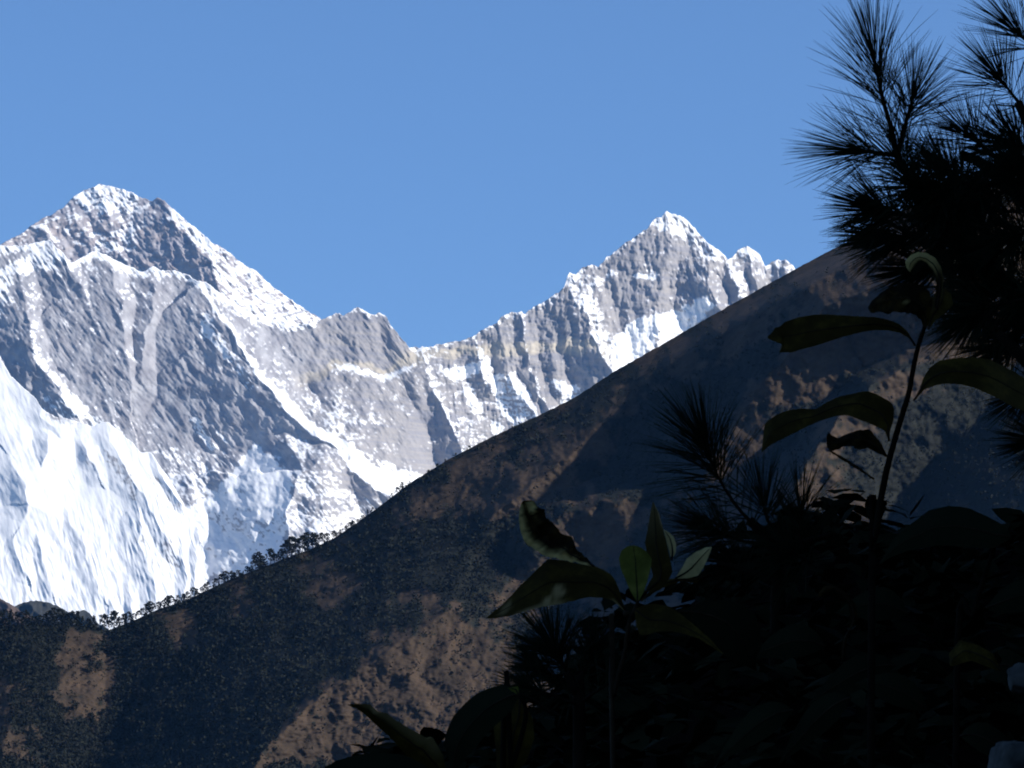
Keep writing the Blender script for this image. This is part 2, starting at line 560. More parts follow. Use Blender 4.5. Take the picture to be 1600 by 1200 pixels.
    R = R + 60 * sstep(-6, 14, PY - led) * sstep(460, 520, PX) * sstep(680, 640, PX)
    P = at(PX, PY, d - R)
    n = world_slope(P)
    up = n[..., 2]
    sp = 0.8 * (up - 0.60) + 0.16 * n[..., 0]
    st = np.where(PX < 300, streaks(PX, PY, 58, 22, 6, 4, 91), streaks(PX, PY, 52, 26, 6, 4, 95))
    st = st * (1 - right) + right * streaks(PX, PY, 80, 24, 6, 4, 97)
    sp = sp + 0.24 * st + 0.30 * fbm(PX / 6, PY / 6, 3, 98) + 0.22 * fbm(PX / 30, PY / 30, 4, 99) - 0.06
    # snow along the skyline and on the sunny side of the crests
    dtop = PY - S(PX)
    rim = sstep(16, 2, dtop + 5 * fbm(PX / 10, PY / 10, 3, 7)) * sstep(520, 470, PX)
    sp = sp + 0.75 * rim + 0.35 * sstep(9, 1, dtop) * sstep(500, 520, PX)
    wmain = np.interp(PY, [430, 480, 540, 580, 640, 700, 760, 800], [4, 5, 6, 8, 14, 19, 28, 38])
    wob = 4 * fbm(PX / 12, PY / 12, 3, 17)
    sp = sp + (0.85 + 0.5 * fbm(PX / 9, PY / 9, 2, 18)) * sstep(-3, 1, sd_main + wob * .5) * sstep(1.25, 0.8, (sd_main + wob) / wmain)
    for i, w in ((0, 11), (5, 9), (9, 7), (14, 22), (17, 14), (10, 4), (12, 3)):
        h, sd = sds[i]
        sp = sp + (0.42 + 0.7 * fbm(PX / 7, PY / 7, 2, 19 + i)) * (h > 3) * (sstep(490, 530, PY) if i == 5 else 1) * sstep(-3, 0, sd + wob * .4) * sstep(w * 1.3, w * .7, sd + wob)
    white = [  # snowfields: outline, weight
        ([(960, 527), (985, 505), (1008, 494), (1028, 492), (1032, 505), (1022, 545), (990, 580), (960, 590)], 1.2),
        ([(1028, 494), (1060, 482), (1105, 462), (1116, 478), (1080, 520), (1030, 560)], 1.2),
        ([(990, 428), (1010, 423), (1030, 426), (1028, 435), (995, 436)], 1.0),
        ([(692, 577), (730, 568), (762, 560), (768, 578), (745, 585), (720, 596), (695, 590)], 1.1),
        ([(762, 588), (800, 582), (818, 600), (838, 640), (842, 652), (825, 650), (805, 668), (790, 655), (772, 620)], 0.75),
        ([(722, 606), (738, 604), (756, 640), (745, 650), (730, 630)], 0.7),
        ([(858, 588), (885, 598), (907, 606), (895, 622), (878, 634), (866, 612)], 0.95),
        ([(770, 658), (783, 662), (792, 684), (775, 690)], 0.7),
        ([(895, 594), (915, 612), (910, 620)], 0.6),
        ([(293, 651), (313, 656), (325, 678), (340, 702), (334, 708), (316, 690), (306, 668)], 1.1),
        ([(333, 660), (345, 672), (355, 692), (349, 694), (338, 676)], 1.1),
        ([(316, 497), (323, 508), (340, 536), (362, 562), (352, 560), (335, 540), (322, 528), (312, 520)], 0.9),
        ([(398, 690), (420, 715), (455, 740), (452, 800), (440, 860), (300, 960), (305, 850), (285, 800), (325, 775), (365, 735)], 0.75),
        ([(240, 690), (290, 700), (330, 730), (330, 770), (290, 800), (260, 745)], 0.22),
        ([(452, 745), (475, 730), (520, 740), (575, 775), (610, 790), (540, 850), (440, 880), (450, 800)], 0.20),
        ([(590, 720), (650, 740), (690, 735), (640, 770), (600, 775)], 0.5),
        ([(365, 462), (410, 470), (470, 495), (500, 500), (460, 508), (420, 497), (390, 490)], 0.4),
        ([(480, 625), (530, 620), (560, 640), (600, 660), (560, 665), (500, 645)], 0.25),
        ([(60, 620), (110, 610), (150, 650), (200, 680), (170, 690), (80, 690)], 0.45),
        ([(-90, 440), (0, 440), (25, 470), (0, 500), (-90, 520)], 0.4),
        ([(20, 405), (60, 392), (78, 382), (95, 405), (70, 425), (30, 430), (0, 460), (-30, 440)], 0.55),
        ([(68, 412), (92, 418), (98, 430), (80, 432)], 0.4),
        ([(525, 572), (545, 566), (560, 572), (600, 586), (640, 570), (655, 566), (640, 580), (600, 594), (560, 580), (530, 580)], 0.45),
        ([(1018, 346), (1041, 329), (1070, 340), (1105, 378), (1130, 398), (1120, 410), (1090, 392), (1060, 372), (1035, 362)], 0.42),
        ([(1150, 392), (1168, 384), (1190, 398), (1190, 410), (1160, 404)], 0.4),
        ([(1200, 412), (1216, 406), (1240, 418), (1228, 424)], 0.4),
        ([(925, 440), (960, 420), (970, 425), (940, 448), (920, 455)], 0.4),
    ]
    for k, (poly, w) in enumerate(white):
        sp = sp + w * soft(PX, PY, poly, 7, 5, 20 + k)
    bare = [([(400, 520), (480, 515), (640, 600), (700, 680), (640, 740), (560, 680), (470, 610)], 0.16),
            ([(510, 500), (545, 492), (600, 500), (640, 548), (655, 566), (600, 584), (560, 572), (520, 560), (480, 560), (430, 530)], 0.35),
            ([(253, 487), (290, 480), (300, 520), (330, 600), (400, 640), (400, 690), (300, 700), (215, 640), (205, 600)], 0.30),
            ([(690, 545), (760, 520), (870, 470), (930, 560), (945, 590), (850, 640), (800, 580), (765, 560), (690, 565)], 0.20),
            ([(930, 470), (1000, 370), (1040, 370), (1045, 440), (1010, 490), (960, 525)], 0.12)]
    for k, (poly, w) in enumerate(bare):
        sp = sp - w * soft(PX, PY, poly, 20, 8, 60 + k)
    snow = sstep(0.10, 0.46, sp)
    snow = np.maximum(snow, sstep(560, 420, PX) * np.clip(0.10 + 0.16 * fbm(PX / 18, PY / 26, 4, 93), 0, 1))  # snow tone over the left wall, lifts its shaded rock by colour
    band = 0.0 * PX
    for (pts, w) in (([(640, 560), (700, 552), (760, 545), (830, 545), (900, 540), (940, 545)], 14), ([(480, 595), (525, 570), (560, 568), (600, 582), (655, 560)], 11)):
        yy = np.interp(PX, [p[0] for p in pts], [p[1] for p in pts])
        band = np.maximum(band, sstep(w, w * .3, np.abs(PY - yy + 8 * fbm(PX / 25, PY / 25, 3, 3))) * sstep(pts[0][0] - 40, pts[0][0] + 20, PX) * sstep(pts[-1][0] + 30, pts[-1][0] - 20, PX))
    band = np.clip(band * 0.8 + 0.38 * np.clip(streaks(PX, PY, 6, 160, 9, 3, 87), 0, 1) * sstep(420, 520, PX), 0, 1)
    P, at_ = add_back(P, {'snow': snow, 'band': band}, [12, 50, 160, 500, 1300], 0.9)
    o = mesh_grid('mountain_ridge', P, at_, True, M_WALL)
    tag(o, 'long grey rock wall streaked with snow, rising to a second summit', None, None, 'structure')


def build_buttress():
    S = prof(BUTTRESS_SKYLINE)
    PX, PY = relief(S, -90, 330, 1.2, 1010, 330, 1.5, 10, 9)
    d = 19600 - 2.5 * (PY - 600) - 0.2 * PX
    R = np.zeros(PX.shape)
    spurs = [
        ([(15, 716, 60), (28, 735, 110), (40, 760, 135), (47, 790, 120), (35, 815, 60)], 42, 70),
        ([(80, 668, 30), (76, 690, 95), (72, 715, 100), (64, 735, 50)], 34, 50),
        ([(128, 686, 20), (138, 705, 70), (150, 735, 50)], 26, 40),
        ([(168, 660, 20), (172, 690, 60), (200, 740, 90), (240, 800, 100), (265, 850, 80)], 40, 55),
        ([(237, 708, 20), (255, 745, 70), (282, 785, 80)], 30, 24),
        ([(188, 768, 20), (222, 784, 90), (220, 815, 120), (218, 850, 100), (238, 905, 110), (248, 950, 90)], 34, 44),
        ([(258, 828, 40), (280, 860, 90), (290, 900, 90), (292, 950, 80)], 26, 30),
        ([(312, 845, 60), (308, 880, 90), (306, 930, 90)], 34, 16),
        ([(203, 920, 20), (205, 945, 60), (212, 975, 60)], 16, 22),
        ([(12, 815, 20), (22, 850, 60), (40, 900, 70)], 14, 30),
        ([(50, 800, 40), (60, 850, 70), (80, 920, 70)], 24, 34),
        ([(100, 790, 40), (130, 850, 70), (160, 930, 70)], 26, 40),
        ([(60, 620, 20), (66, 650, 40), (90, 680, 50)], 30, 30),
    ]
    for k, (pts, wl, wr) in enumerate(spurs):
        R = np.maximum(R, crest(PX, PY, [(p[0], p[1], p[2] * (0.55 if pts[0][1] < 765 else 0.34)) for p in pts], wl, wr, 1.15, 5, 110 + k)[0])
    flute = sstep(760, 850, PY + 0.3 * (PX - 100))
    R = R * 0.72
    R = R + flute * (3.5 * streaks(PX, PY, 70, 70, 22, 2, 121) + 2 * fbm(PX / 24, PY / 28, 3, 123) + 2.8 * streaks(PX, PY, 74, 40, 8, 2, 125))
    R = R + (1 - flute) * (6 * fbm(PX / 55, PY / 55, 2, 131) + 2.2 * streaks(PX, PY, 70, 40, 12, 3, 133))
    P = at(PX, PY, d - R)
    n = world_slope(P)
    sp = 0.62 + 0.9 * (n[..., 2] - 0.5) + 0.20 * streaks(PX, PY, 68, 34, 8, 4, 141) + 0.2 * fbm(PX / 7, PY / 7, 3, 143) + 0.2 * fbm(PX / 40, PY / 40, 4, 145) + 0.2 * n[..., 0]
    rocks = [([(160, 705), (185, 712), (210, 745), (220, 785), (205, 778), (180, 740)], 0.6),
             ([(228, 735), (250, 745), (270, 775), (280, 800), (255, 790), (238, 765)], 0.6),
             ([(210, 810), (232, 850), (270, 840), (285, 880), (255, 905), (225, 880)], 0.45),
             ([(60, 612), (110, 640), (150, 668), (120, 672), (75, 662)], 0.55),
             ([(85, 700), (145, 700), (150, 740), (110, 735)], 0.15)]
    for k, (poly, w) in enumerate(rocks):
        sp = sp - w * soft(PX, PY, poly, 14, 9, 150 + k)
    snow = sstep(-0.05, 0.4, sp)
    P, at_ = add_back(P, {'snow': snow, 'band': 0.2 + 0 * snow}, [12, 50, 160, 400, 900], 0.9)
    o = mesh_grid('snow_slope', P, at_, True, M_WALL)
    tag(o, 'brilliant snow buttress with blue hollows at the foot of the wall', None, None, 'structure')


build_summit()
build_wall()
build_buttress()


def far_hill(sk, x0, x1, d0, mat, label, seed, k):
    S = prof(sk)
    PX, PY = relief(S, x0, x1, 1.5, 1090, 70, 1.0, 6, seed)
    d = d0 - k * (PY - 950) - 40 * (d0 / 9000) * ridged(PX / 60, PY / 60, 4, seed)
    P = at(PX, PY, d)
    P, _ = add_back(P, {}, [20, 120, 500, 1200], 0.7)
    o = mesh_grid('hill', P, {}, True, mat)
    tag(o, label, None, None, 'structure')


far_hill([(-90, 905), (-40, 920), (0, 935), (22, 947), (34, 957), (47, 963), (90, 985), (200, 1020)], -90, 220, 9000, M_FAR_BROWN, 'bare brown spur at the left edge below the snow', 3, 2.2)
far_hill([(-90, 985), (0, 962), (25, 947), (34, 942), (47, 939), (56, 938), (75, 941), (91, 947), (103, 955), (119, 960), (126, 955), (131, 952), (140, 958), (153, 974), (220, 1010)], -90, 230, 11500, M_FAR_BLUE, 'low bluish wooded hill at the foot of the snow', 4, 2.6)

# ------------------------------------------------------------------ the dark hillside
HILL_SKYLINE = [(-260, 1000), (-90, 985), (0, 978), (50, 975), (100, 975), (150, 979), (165, 986), (200, 973), (250, 951), (290, 938), (330, 919), (370, 901), (400, 890), (440, 875),
    (480, 860), (520, 842), (560, 815), (600, 786), (640, 755), (700, 718), (740, 697), (780, 677), (840, 650), (900, 620), (960, 580), (1040, 535), (1100, 500), (1180, 455),
    (1240, 422), (1290, 395), (1330, 375), (1400, 335), (1500, 280), (1600, 232), (1700, 195), (1800, 175), (2000, 165), (2300, 165)]
HS = prof(HILL_SKYLINE)


def hill_height(PX, PY):
    """Relief of the hillside towards the camera, in metres."""
    R = np.zeros(PX.shape)
    spurs = [
        # left: the knoll and the big hollow in the shade of the lower spur
        ([(60, 985, 5), (30, 1060, 22), (0, 1200, 30), (-40, 1500, 30)], 60, 200),
        # the sunny lower spur
        ([(790, 890, 20), (700, 955, 65), (600, 1020, 105), (490, 1095, 125), (420, 1165, 130), (330, 1290, 130)], 215, 210),
        # mild brown ribs in the middle
        ([(660, 850, 5), (570, 895, 22), (480, 935, 24), (400, 960, 15)], 60, 60),
        ([(1010, 610, 10), (940, 660, 26), (880, 720, 34), (800, 780, 34), (740, 840, 25)], 80, 90),
        ([(1040, 750, 20), (960, 785, 40), (880, 800, 46), (830, 850, 40)], 70, 90),
        # upper right: the long shoulder whose far flank lies in shade
        ([(1660, 330, 40), (1540, 385, 120), (1420, 432, 135), (1290, 480, 122), (1210, 575, 88), (1150, 660, 60), (1105, 735, 45), (1060, 810, 30)], 220, 190),
        ([(1600, 480, 10), (1450, 555, 80), (1360, 605, 110), (1290, 680, 120), (1240, 760, 105)], 60, 150),
        # spur added beyond the right edge to put this flank in shade
        ([(1850, 500, 60), (1790, 630, 100), (1740, 740, 130), (1660, 850, 140), (1580, 960, 140)], 240, 200),
    ]
    for k, (pts, wl, wr) in enumerate(spurs):
        R = np.maximum(R, crest(PX, PY, pts, wl, wr, 1.0, 6, 210 + k)[0])
    R = R + (4 - 2.6 * sstep(800, 1000, PX)) * streaks(PX, PY, 118, 140, 60, 3, 221) + (1.3 - .5 * sstep(800, 1000, PX)) * fbm(PX / 30, PY / 30, 4, 231) + 0.8 * fbm(PX / 7, PY / 7, 3, 235)
    return R


def hill_depth(PX, PY):
    d = 3900 + 0.03 * PX - 0.62 * (PY - HS(PX)) * (1 + 0 * PX)
    return d - hill_height(PX, PY) * sstep(0, 40, PY - HS(PX))


def wood_shade_map(PX, PY):
    """1 where the slope carries dark trees and scrub, 0 where it is brown grass; shade and sun are painted in too."""
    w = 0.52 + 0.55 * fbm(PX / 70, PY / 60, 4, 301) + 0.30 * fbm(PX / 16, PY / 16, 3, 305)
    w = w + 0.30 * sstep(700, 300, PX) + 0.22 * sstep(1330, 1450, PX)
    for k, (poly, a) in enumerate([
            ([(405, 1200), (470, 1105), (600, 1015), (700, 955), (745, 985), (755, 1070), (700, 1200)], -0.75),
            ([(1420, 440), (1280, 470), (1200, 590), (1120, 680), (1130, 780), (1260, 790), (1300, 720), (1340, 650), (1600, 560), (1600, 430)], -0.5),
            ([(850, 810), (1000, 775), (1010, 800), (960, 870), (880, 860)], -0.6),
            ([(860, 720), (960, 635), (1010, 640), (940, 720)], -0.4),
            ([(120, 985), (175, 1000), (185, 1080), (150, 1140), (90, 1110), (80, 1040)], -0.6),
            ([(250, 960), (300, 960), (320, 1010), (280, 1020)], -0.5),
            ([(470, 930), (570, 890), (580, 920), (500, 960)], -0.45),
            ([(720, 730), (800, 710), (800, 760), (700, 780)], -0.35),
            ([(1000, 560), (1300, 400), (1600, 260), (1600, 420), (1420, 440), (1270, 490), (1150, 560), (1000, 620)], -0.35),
            ([(-20, 1040), (50, 1050), (60, 1160), (20, 1190), (-20, 1190)], -.4), ([(190, 1000), (330, 955), (320, 1020), (250, 1040)], -.35), ([(640, 780), (860, 690), (960, 700), (840, 790), (700, 830)], -.35),  # browner colour painted where these patches look sunlit
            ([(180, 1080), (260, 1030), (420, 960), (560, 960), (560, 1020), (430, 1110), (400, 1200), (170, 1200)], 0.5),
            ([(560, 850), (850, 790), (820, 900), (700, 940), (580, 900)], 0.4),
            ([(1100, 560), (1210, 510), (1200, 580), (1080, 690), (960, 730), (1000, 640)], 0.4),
            ([(1420, 545), (1260, 630), (1130, 770), (1200, 800), (1300, 680)], .75), ([(960, 650), (1170, 560), (1130, 690), (1040, 790), (900, 760)], .35), ([(1420, 620), (1620, 600), (1620, 880), (1380, 860), (1340, 740)], .45),  # extra wood colour laid over shaded hollows to darken them
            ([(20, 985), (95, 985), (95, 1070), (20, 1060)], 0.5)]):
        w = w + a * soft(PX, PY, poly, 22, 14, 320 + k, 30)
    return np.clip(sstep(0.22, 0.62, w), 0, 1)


def build_hill():
    xs = np.concatenate([np.arange(-260, -40, 8), np.arange(-40, 1640, 2.2), np.arange(1640, 2300, 8)])
    top = HS(xs) + 0.9 * fbm(xs / 9, xs * 0, 3, 77)
    v = np.concatenate([np.linspace(0, 1, 400), ])
    rows = [top + (1230 - top) * t for t in v]
    for e in (1290, 1380, 1500, 1700, 2000, 2400, 2800, 3200):
        rows.append(np.full(len(xs), float(e)))
    PY = np.stack(rows); PX = np.repeat(xs[None, :], len(rows), 0)
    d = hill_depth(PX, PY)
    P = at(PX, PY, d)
    P, at_ = add_back(P, {'wood_shade': wood_shade_map(PX, PY)}, [10, 60, 200, 600], 0.5)
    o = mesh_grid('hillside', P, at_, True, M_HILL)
    tag(o, 'dark hillside of brown grass and scrub climbing to the upper right', None, None, 'structure')


build_hill()

# valley floor out to the horizon
g = []
for r in (0.0, 500.0, 1500.0, 4000.0, 12000.0, 60000.0):
    g.append([(r * math.cos(a), 1500 + r * math.sin(a), -900.0) for a in np.linspace(0, 2 * math.pi, 49)])
o = mesh_grid('terrain', np.array(g), {}, False, M_VALLEY)
tag(o, 'valley floor and far country out to the horizon', None, None, 'structure')


# ------------------------------------------------------------------ trees on the hillside
def tree_mesh(seed, h, kind):
    """Trunk and crown of one far pine or bushy tree, foot at the origin: returns the two meshes."""
    rnd = random.Random(seed)
    t = MB(); c = MB()
    lean = rnd.uniform(-.08, .08)
    bare = {'pine': 0.30, 'bush': 0.04, 'fir': 0.10}[kind]
    t.tube([(0, 0, -0.6), (lean * h * .5, 0, h * .5), (lean * h, 0, h * .95)], [h * .028, h * .02, h * .006], 5)
    nl = 46 if kind != 'bush' else 54
    for k in range(nl):
        z = bare + (1 - bare) * rnd.random() ** (0.8 if kind == 'pine' else 1.0)
        f = (z - bare) / (1 - bare)
        if kind == 'pine':
            rad = 0.30 * (0.35 + math.sin(math.pi * min(1, .18 + .82 * f)) ** .7)
        elif kind == 'fir':
            rad = 0.24 * (1.05 - f)
        else:
            rad = 0.44 * math.sin(math.pi * (.22 + .74 * f)) ** .6
        a = rnd.uniform(0, 2 * math.pi)
        q = rnd.uniform(.3, 1) * rad * rnd.uniform(.7, 1.25)
        p = Vector((math.cos(a) * q + lean * z, math.sin(a) * q, z)) * h
        s = h * rnd.uniform(.06, .115)
        for j in range(3):
            d1 = Vector((rnd.gauss(0, 1), rnd.gauss(0, 1), rnd.gauss(0, .6))).normalized()
            d2 = d1.cross(Vector((rnd.gauss(0, 1), rnd.gauss(0, 1), rnd.gauss(0, 1)))).normalized()
            m = p + Vector((rnd.uniform(-1, 1), rnd.uniform(-1, 1), rnd.uniform(-.6, .6))) * s * .8
            c.face([m - d1 * s, m + d2 * s * .55, m + d1 * s * rnd.uniform(.7, 1.2), m - d2 * s * .6])
        if k % 4 == 0:
            t.tube([Vector((lean * z, 0, z - .05)) * h, p], [h * .007, h * .003], 3, False)
    return t, c


PROTO = {}
for kind in ('pine', 'bush', 'fir'):
    for s in range(3):
        PROTO[(kind, s)] = None


def far_tree(kind, s, loc, size, label, group, rz, names):
    root = empty(names, loc, label, 'bush' if kind == 'bush' else 'tree', group)
    root.rotation_euler = (0, 0, rz)
    root.scale = (size, size, size)
    if PROTO[(kind, s)] is None:
        t, c = tree_mesh(s * 17 + len(kind), 1.0, kind)
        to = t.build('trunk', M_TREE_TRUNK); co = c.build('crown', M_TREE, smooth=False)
        PROTO[(kind, s)] = (to.data, co.data)
        to.parent = root; co.parent = root
    else:
        for nm, me in zip(('trunk', 'crown'), PROTO[(kind, s)]):
            o = bpy.data.objects.new(nm, me)
            COL.objects.link(o)
            o.parent = root
    return root


def on_hill(px, py):
    d = hill_depth(np.array([px], float), np.array([py], float))
    return Vector(at(np.array([px], float), np.array([py], float), d)[0].tolist())


rnd = random.Random(5)
# the ridge line: px, height in px, kind
ridge = []
x = -18.0
while x < 150:
    ridge.append((x, rnd.uniform(13, 27), rnd.choice(['bush', 'bush', 'pine', 'fir'])))
    x += rnd.uniform(5, 10)
ridge += [(164, 27, 'pine'), (178, 28, 'pine'), (172, 14, 'pine'), (186, 16, 'bush')]
x = 194.0
while x < 330:
    ridge.append((x, rnd.uniform(9, 20), rnd.choice(['bush', 'pine', 'pine'])))
    x += rnd.uniform(4.5, 9)
ridge += [(336, 14, 'pine'), (346, 16, 'pine'), (352, 18, 'pine'), (362, 14, 'bush'), (372, 11, 'pine'), (386, 12, 'bush'),
          (399, 24, 'pine'), (405, 27, 'bush'), (411, 18, 'bush'), (423, 25, 'pine'), (429, 16, 'pine'), (438, 20, 'bush'), (449, 27, 'bush'), (455, 31, 'pine'), (461, 22, 'bush'),
          (473, 27, 'pine'), (480, 29, 'bush'), (488, 25, 'pine'), (494, 18, 'bush'), (503, 19, 'pine'), (512, 14, 'bush'), (522, 13, 'pine'), (531, 9, 'bush'), (541, 8, 'bush'), (553, 7, 'bush'), (566, 7, 'bush'),
          (580, 5, 'bush'), (612, 8, 'bush'), (620, 11, 'bush'), (628, 13, 'bush'), (640, 5, 'bush'), (668, 4, 'bush'), (696, 5, 'bush'), (730, 4, 'bush')]
for k in range(80):
    x = rnd.uniform(-20, 575)
    if not 150 < x < 190:
        ridge.append((x, rnd.uniform(4, 11) * (1.2 if 380 < x < 500 else 1), rnd.choice(['bush', 'bush', 'fir'])))
for k, (px, hp, kind) in enumerate(ridge):
    sc = hp * (3900 + 0.03 * px) / F
    if px < 155:
        lab, grp, nm = 'small dark tree or bush on the low left end of the ridge', 'trees on the left end of the ridge', 'ridge_tree'
    elif px < 190:
        if px == 164: lab, grp = 'left one of two tall bare-trunked pines in the snowy gap', None
        elif px == 178: lab, grp = 'right one of two tall bare-trunked pines in the snowy gap', None
        elif px == 172: lab, grp = 'short sapling between the two tall pines in the snowy gap', None
        else: lab, grp = 'low bush just right of the two tall pines in the snowy gap', None
        nm = 'pine_tree' if kind == 'pine' else 'bush'
    elif px < 392:
        lab, grp, nm = 'small pine or bush on the ridge against the white buttress', 'small trees on the ridge under the snow buttress', 'ridge_tree'
    elif px < 500:
        lab, grp, nm = 'dark tree or bush in the clump on the middle of the ridge', 'clump of larger trees on the ridge', 'ridge_tree'
    elif px < 590:
        lab, grp, nm = 'low dark growth on the ridge where the trees thin out', 'low bushes where the ridge grows bare', 'ridge_bush'
    elif px == 612: lab, grp, nm = 'smallest of three bushes standing alone on the bare ridge', None, 'ridge_bush'
    elif px == 620: lab, grp, nm = 'middle of three bushes standing alone on the bare ridge', None, 'ridge_bush'
    elif px == 628: lab, grp, nm = 'tallest of three bushes standing alone on the bare ridge', None, 'ridge_bush'
    else:
        lab, grp, nm = 'tiny tuft of scrub on the bare upper ridge', 'scrub tufts on the bare ridge', 'ridge_bush'
    nm = {'pine': 'pine_tree', 'fir': 'fir_tree', 'bush': 'bush'}[kind]
    p = on_hill(px, float(HS(px)) + 1.5)
    far_tree(kind, rnd.randrange(3), p, sc, lab, grp, rnd.uniform(0, 6.28), nm)

# single trees that can be told apart on the near, sunlit part of the slope
placed = 0
tries = 0
while placed < 170 and tries < 4000:
    tries += 1
    px = rnd.uniform(-10, 760); py = rnd.uniform(985, 1195)
    if py < HS(px) + 12:
        continue
    w = float(wood_shade_map(np.array([px]), np.array([py]))[0])
    if rnd.random() > 0.25 + 0.6 * w or (300 < px < 420 and py > 1080):
        continue
    hp = rnd.uniform(7, 17) * (1.25 if px < 260 else 0.8)
    kd = rnd.choice(['bush', 'bush', 'pine', 'fir'])
    far_tree(kd, rnd.randrange(3), on_hill(px, py), hp * 0.43,
             'dark tree or bush on the mottled slope below the left ridge' if px < 300 else 'small dark tree or bush on the lower slope in the middle of the hillside',
             'trees on the slope under the left ridge' if px < 300 else 'trees on the lower middle slope', rnd.uniform(0, 6.28), {'pine': 'pine_tree', 'fir': 'fir_tree', 'bush': 'bush'}[kd])
    placed += 1

# the rest of the wood reads as one mass of scrub
rs = np.random.RandomState(11)
vs, fs = [], []
cand = 52000
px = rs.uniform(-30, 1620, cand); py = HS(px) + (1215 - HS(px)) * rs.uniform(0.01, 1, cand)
w = wood_shade_map(px, py)
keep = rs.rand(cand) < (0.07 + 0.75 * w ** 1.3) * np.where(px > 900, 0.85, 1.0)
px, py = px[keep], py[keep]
foot = at(px, py, hill_depth(px, py))
for i in range(len(px)):
    h = rs.uniform(1.2, 4.6) * (1.0 if px[i] < 900 else 0.7)
    for j in range(5):
        m = foot[i] + np.array([rs.normal(0, .28), rs.normal(0, .28), rs.uniform(.15, .95)]) * h
        a = rs.normal(0, 1, 3); a /= np.linalg.norm(a)
        b = np.cross(a, rs.normal(0, 1, 3)); b /= np.linalg.norm(b) + 1e-6
        s = h * rs.uniform(.2, .36)
        n0 = len(vs)
        vs.extend([m - a * s, m + b * s * .6, m + a * s, m - b * s * .6])
        fs.append((n0, n0 + 1, n0 + 2, n0 + 3))
me = bpy.data.meshes.new('scrub')
me.from_pydata([tuple(v) for v in vs], [], fs)
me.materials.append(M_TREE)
o = bpy.data.objects.new('scrub', me)
COL.objects.link(o)
tag(o, 'dark scrub and woodland covering the hillside', None, None, 'stuff')

# ------------------------------------------------------------------ near ground: the bank the plants grow on
BANK = prof([(-400, 1420), (300, 1350), (560, 1262), (700, 1225), (820, 1180), (950, 1095), (1050, 1025), (1130, 950), (1220, 892), (1320, 880), (1400, 885), (1500, 890), (1600, 890), (1750, 860), (2000, 780)])
BD = 11.0


def ground_z(x, y):
    x = np.asarray(x, float); y = np.asarray(y, float)
    r = np.hypot(x, y) + 1e-6
    az = np.degrees(np.arctan2(x, y))           # clockwise from the view
    pxl = 800 + F * np.tan(np.radians(np.clip(az, -8, 8)))
    zc = 1.6 + BD * math.tan(PITCH) + (600 - BANK(pxl)) / F * BD      # height of the bank's edge, 11 m away
    front = np.where(r < BD, zc * sstep(0.8, BD, r), zc - 0.75 * (r - BD))
    right = np.clip(r - 1.2, 0, None) * 0.95  # unseen steep rise, added to block the sun
    right = np.minimum(right, 70 + 0.1 * r)
    back = np.minimum(np.clip(r - 2.0, 0, None) * 0.18, 12)  # unseen rise behind, shaped for the skylight on the plants
    left = np.minimum(np.clip(r - 2.5, 0, None) * 0.2, 5)  # unseen rise on the left, added to cut skylight
    wr_ = sstep(9, 30, az) * sstep(160, 130, az)
    wb = sstep(130, 160, az) + sstep(-120, -150, az)
    wl_ = sstep(-12, -40, az) * sstep(-150, -120, az)
    wf = np.clip(1 - wr_ - wb - wl_, 0, 1)
    z = wf * front + wr_ * right + wb * back + wl_ * left
    z = z + 0.05 * fbm(x * 1.3, y * 1.3, 4, 401) * sstep(1, 4, r)
    return np.maximum(z, -880)


az = np.radians(np.concatenate([np.arange(-180, -9, 3.0), np.arange(-9, 9.01, 0.15), np.arange(10, 180.1, 3.0)]))
rr = np.concatenate([np.linspace(0.02, 15, 130), np.array([17, 20, 25, 32, 42, 60, 80, 110, 160, 260, 420, 700, 1100])])
A, RR = np.meshgrid(az, rr)
GX, GY = RR * np.sin(A), RR * np.cos(A)
o = mesh_grid('ground', np.stack([GX, GY, ground_z(GX, GY)], -1), {}, True, M_SOIL)
tag(o, 'dark forest soil of the bank the plants grow on', None, None, 'structure')

# low undergrowth that breaks the bank's edge
ug = MB()
for k in range(9000):
    far = k < 3200
    pxk = rnd.uniform(540, 1660)
    rr_ = rnd.uniform(10.2, 11.7) if far else math.sqrt(rnd.uniform(4.6 ** 2, 10.6 ** 2))
    az_ = math.atan((pxk - 800) / F) if far else rnd.uniform(-.03, .10)
    if not far and rr_ < 6.2:
        continue
    bx, by = rr_ * math.sin(az_), rr_ * math.cos(az_)
    bz = float(ground_z(bx, by))
    hump = 0.5 + float(fbm(bx * 4.0, by * 1.2, 3, 431))
    top = max(.02, .02 + .22 * hump ** 2) if far else .10
    L = rnd.uniform(.03, .085)
    a = rnd.uniform(0, 6.28)
    d = Vector((math.cos(a), math.sin(a), rnd.uniform(-.5, .9))).normalized()
    side = d.cross(Vector((rnd.gauss(0, .5), rnd.gauss(0, .5), 1))).normalized()
    p = Vector((bx, by, bz + rnd.uniform(-.01, top)))
    rel = np.array(p) - EYE
    dp = rel @ FWD
    if 600 - F * (rel @ UP) / dp < float(BANK(800 + F * (rel @ RT) / dp)) - 40 - 60 * hump ** 2:
        continue
    wd = L * rnd.uniform(.12, .36)
    bend = Vector((0, 0, -L * rnd.uniform(0, .4)))
    ug.face([p, p + d * L * .35 + side * wd, p + d * L * .7 + side * wd * .7 + bend * .4, p + d * L + bend, p + d * L * .7 - side * wd * .7 + bend * .4, p + d * L * .35 - side * wd])
o = ug.build('undergrowth', M_UNDER, smooth=False)
tag(o, 'black leafy undergrowth along the edge of the shaded bank', None, None, 'stuff')


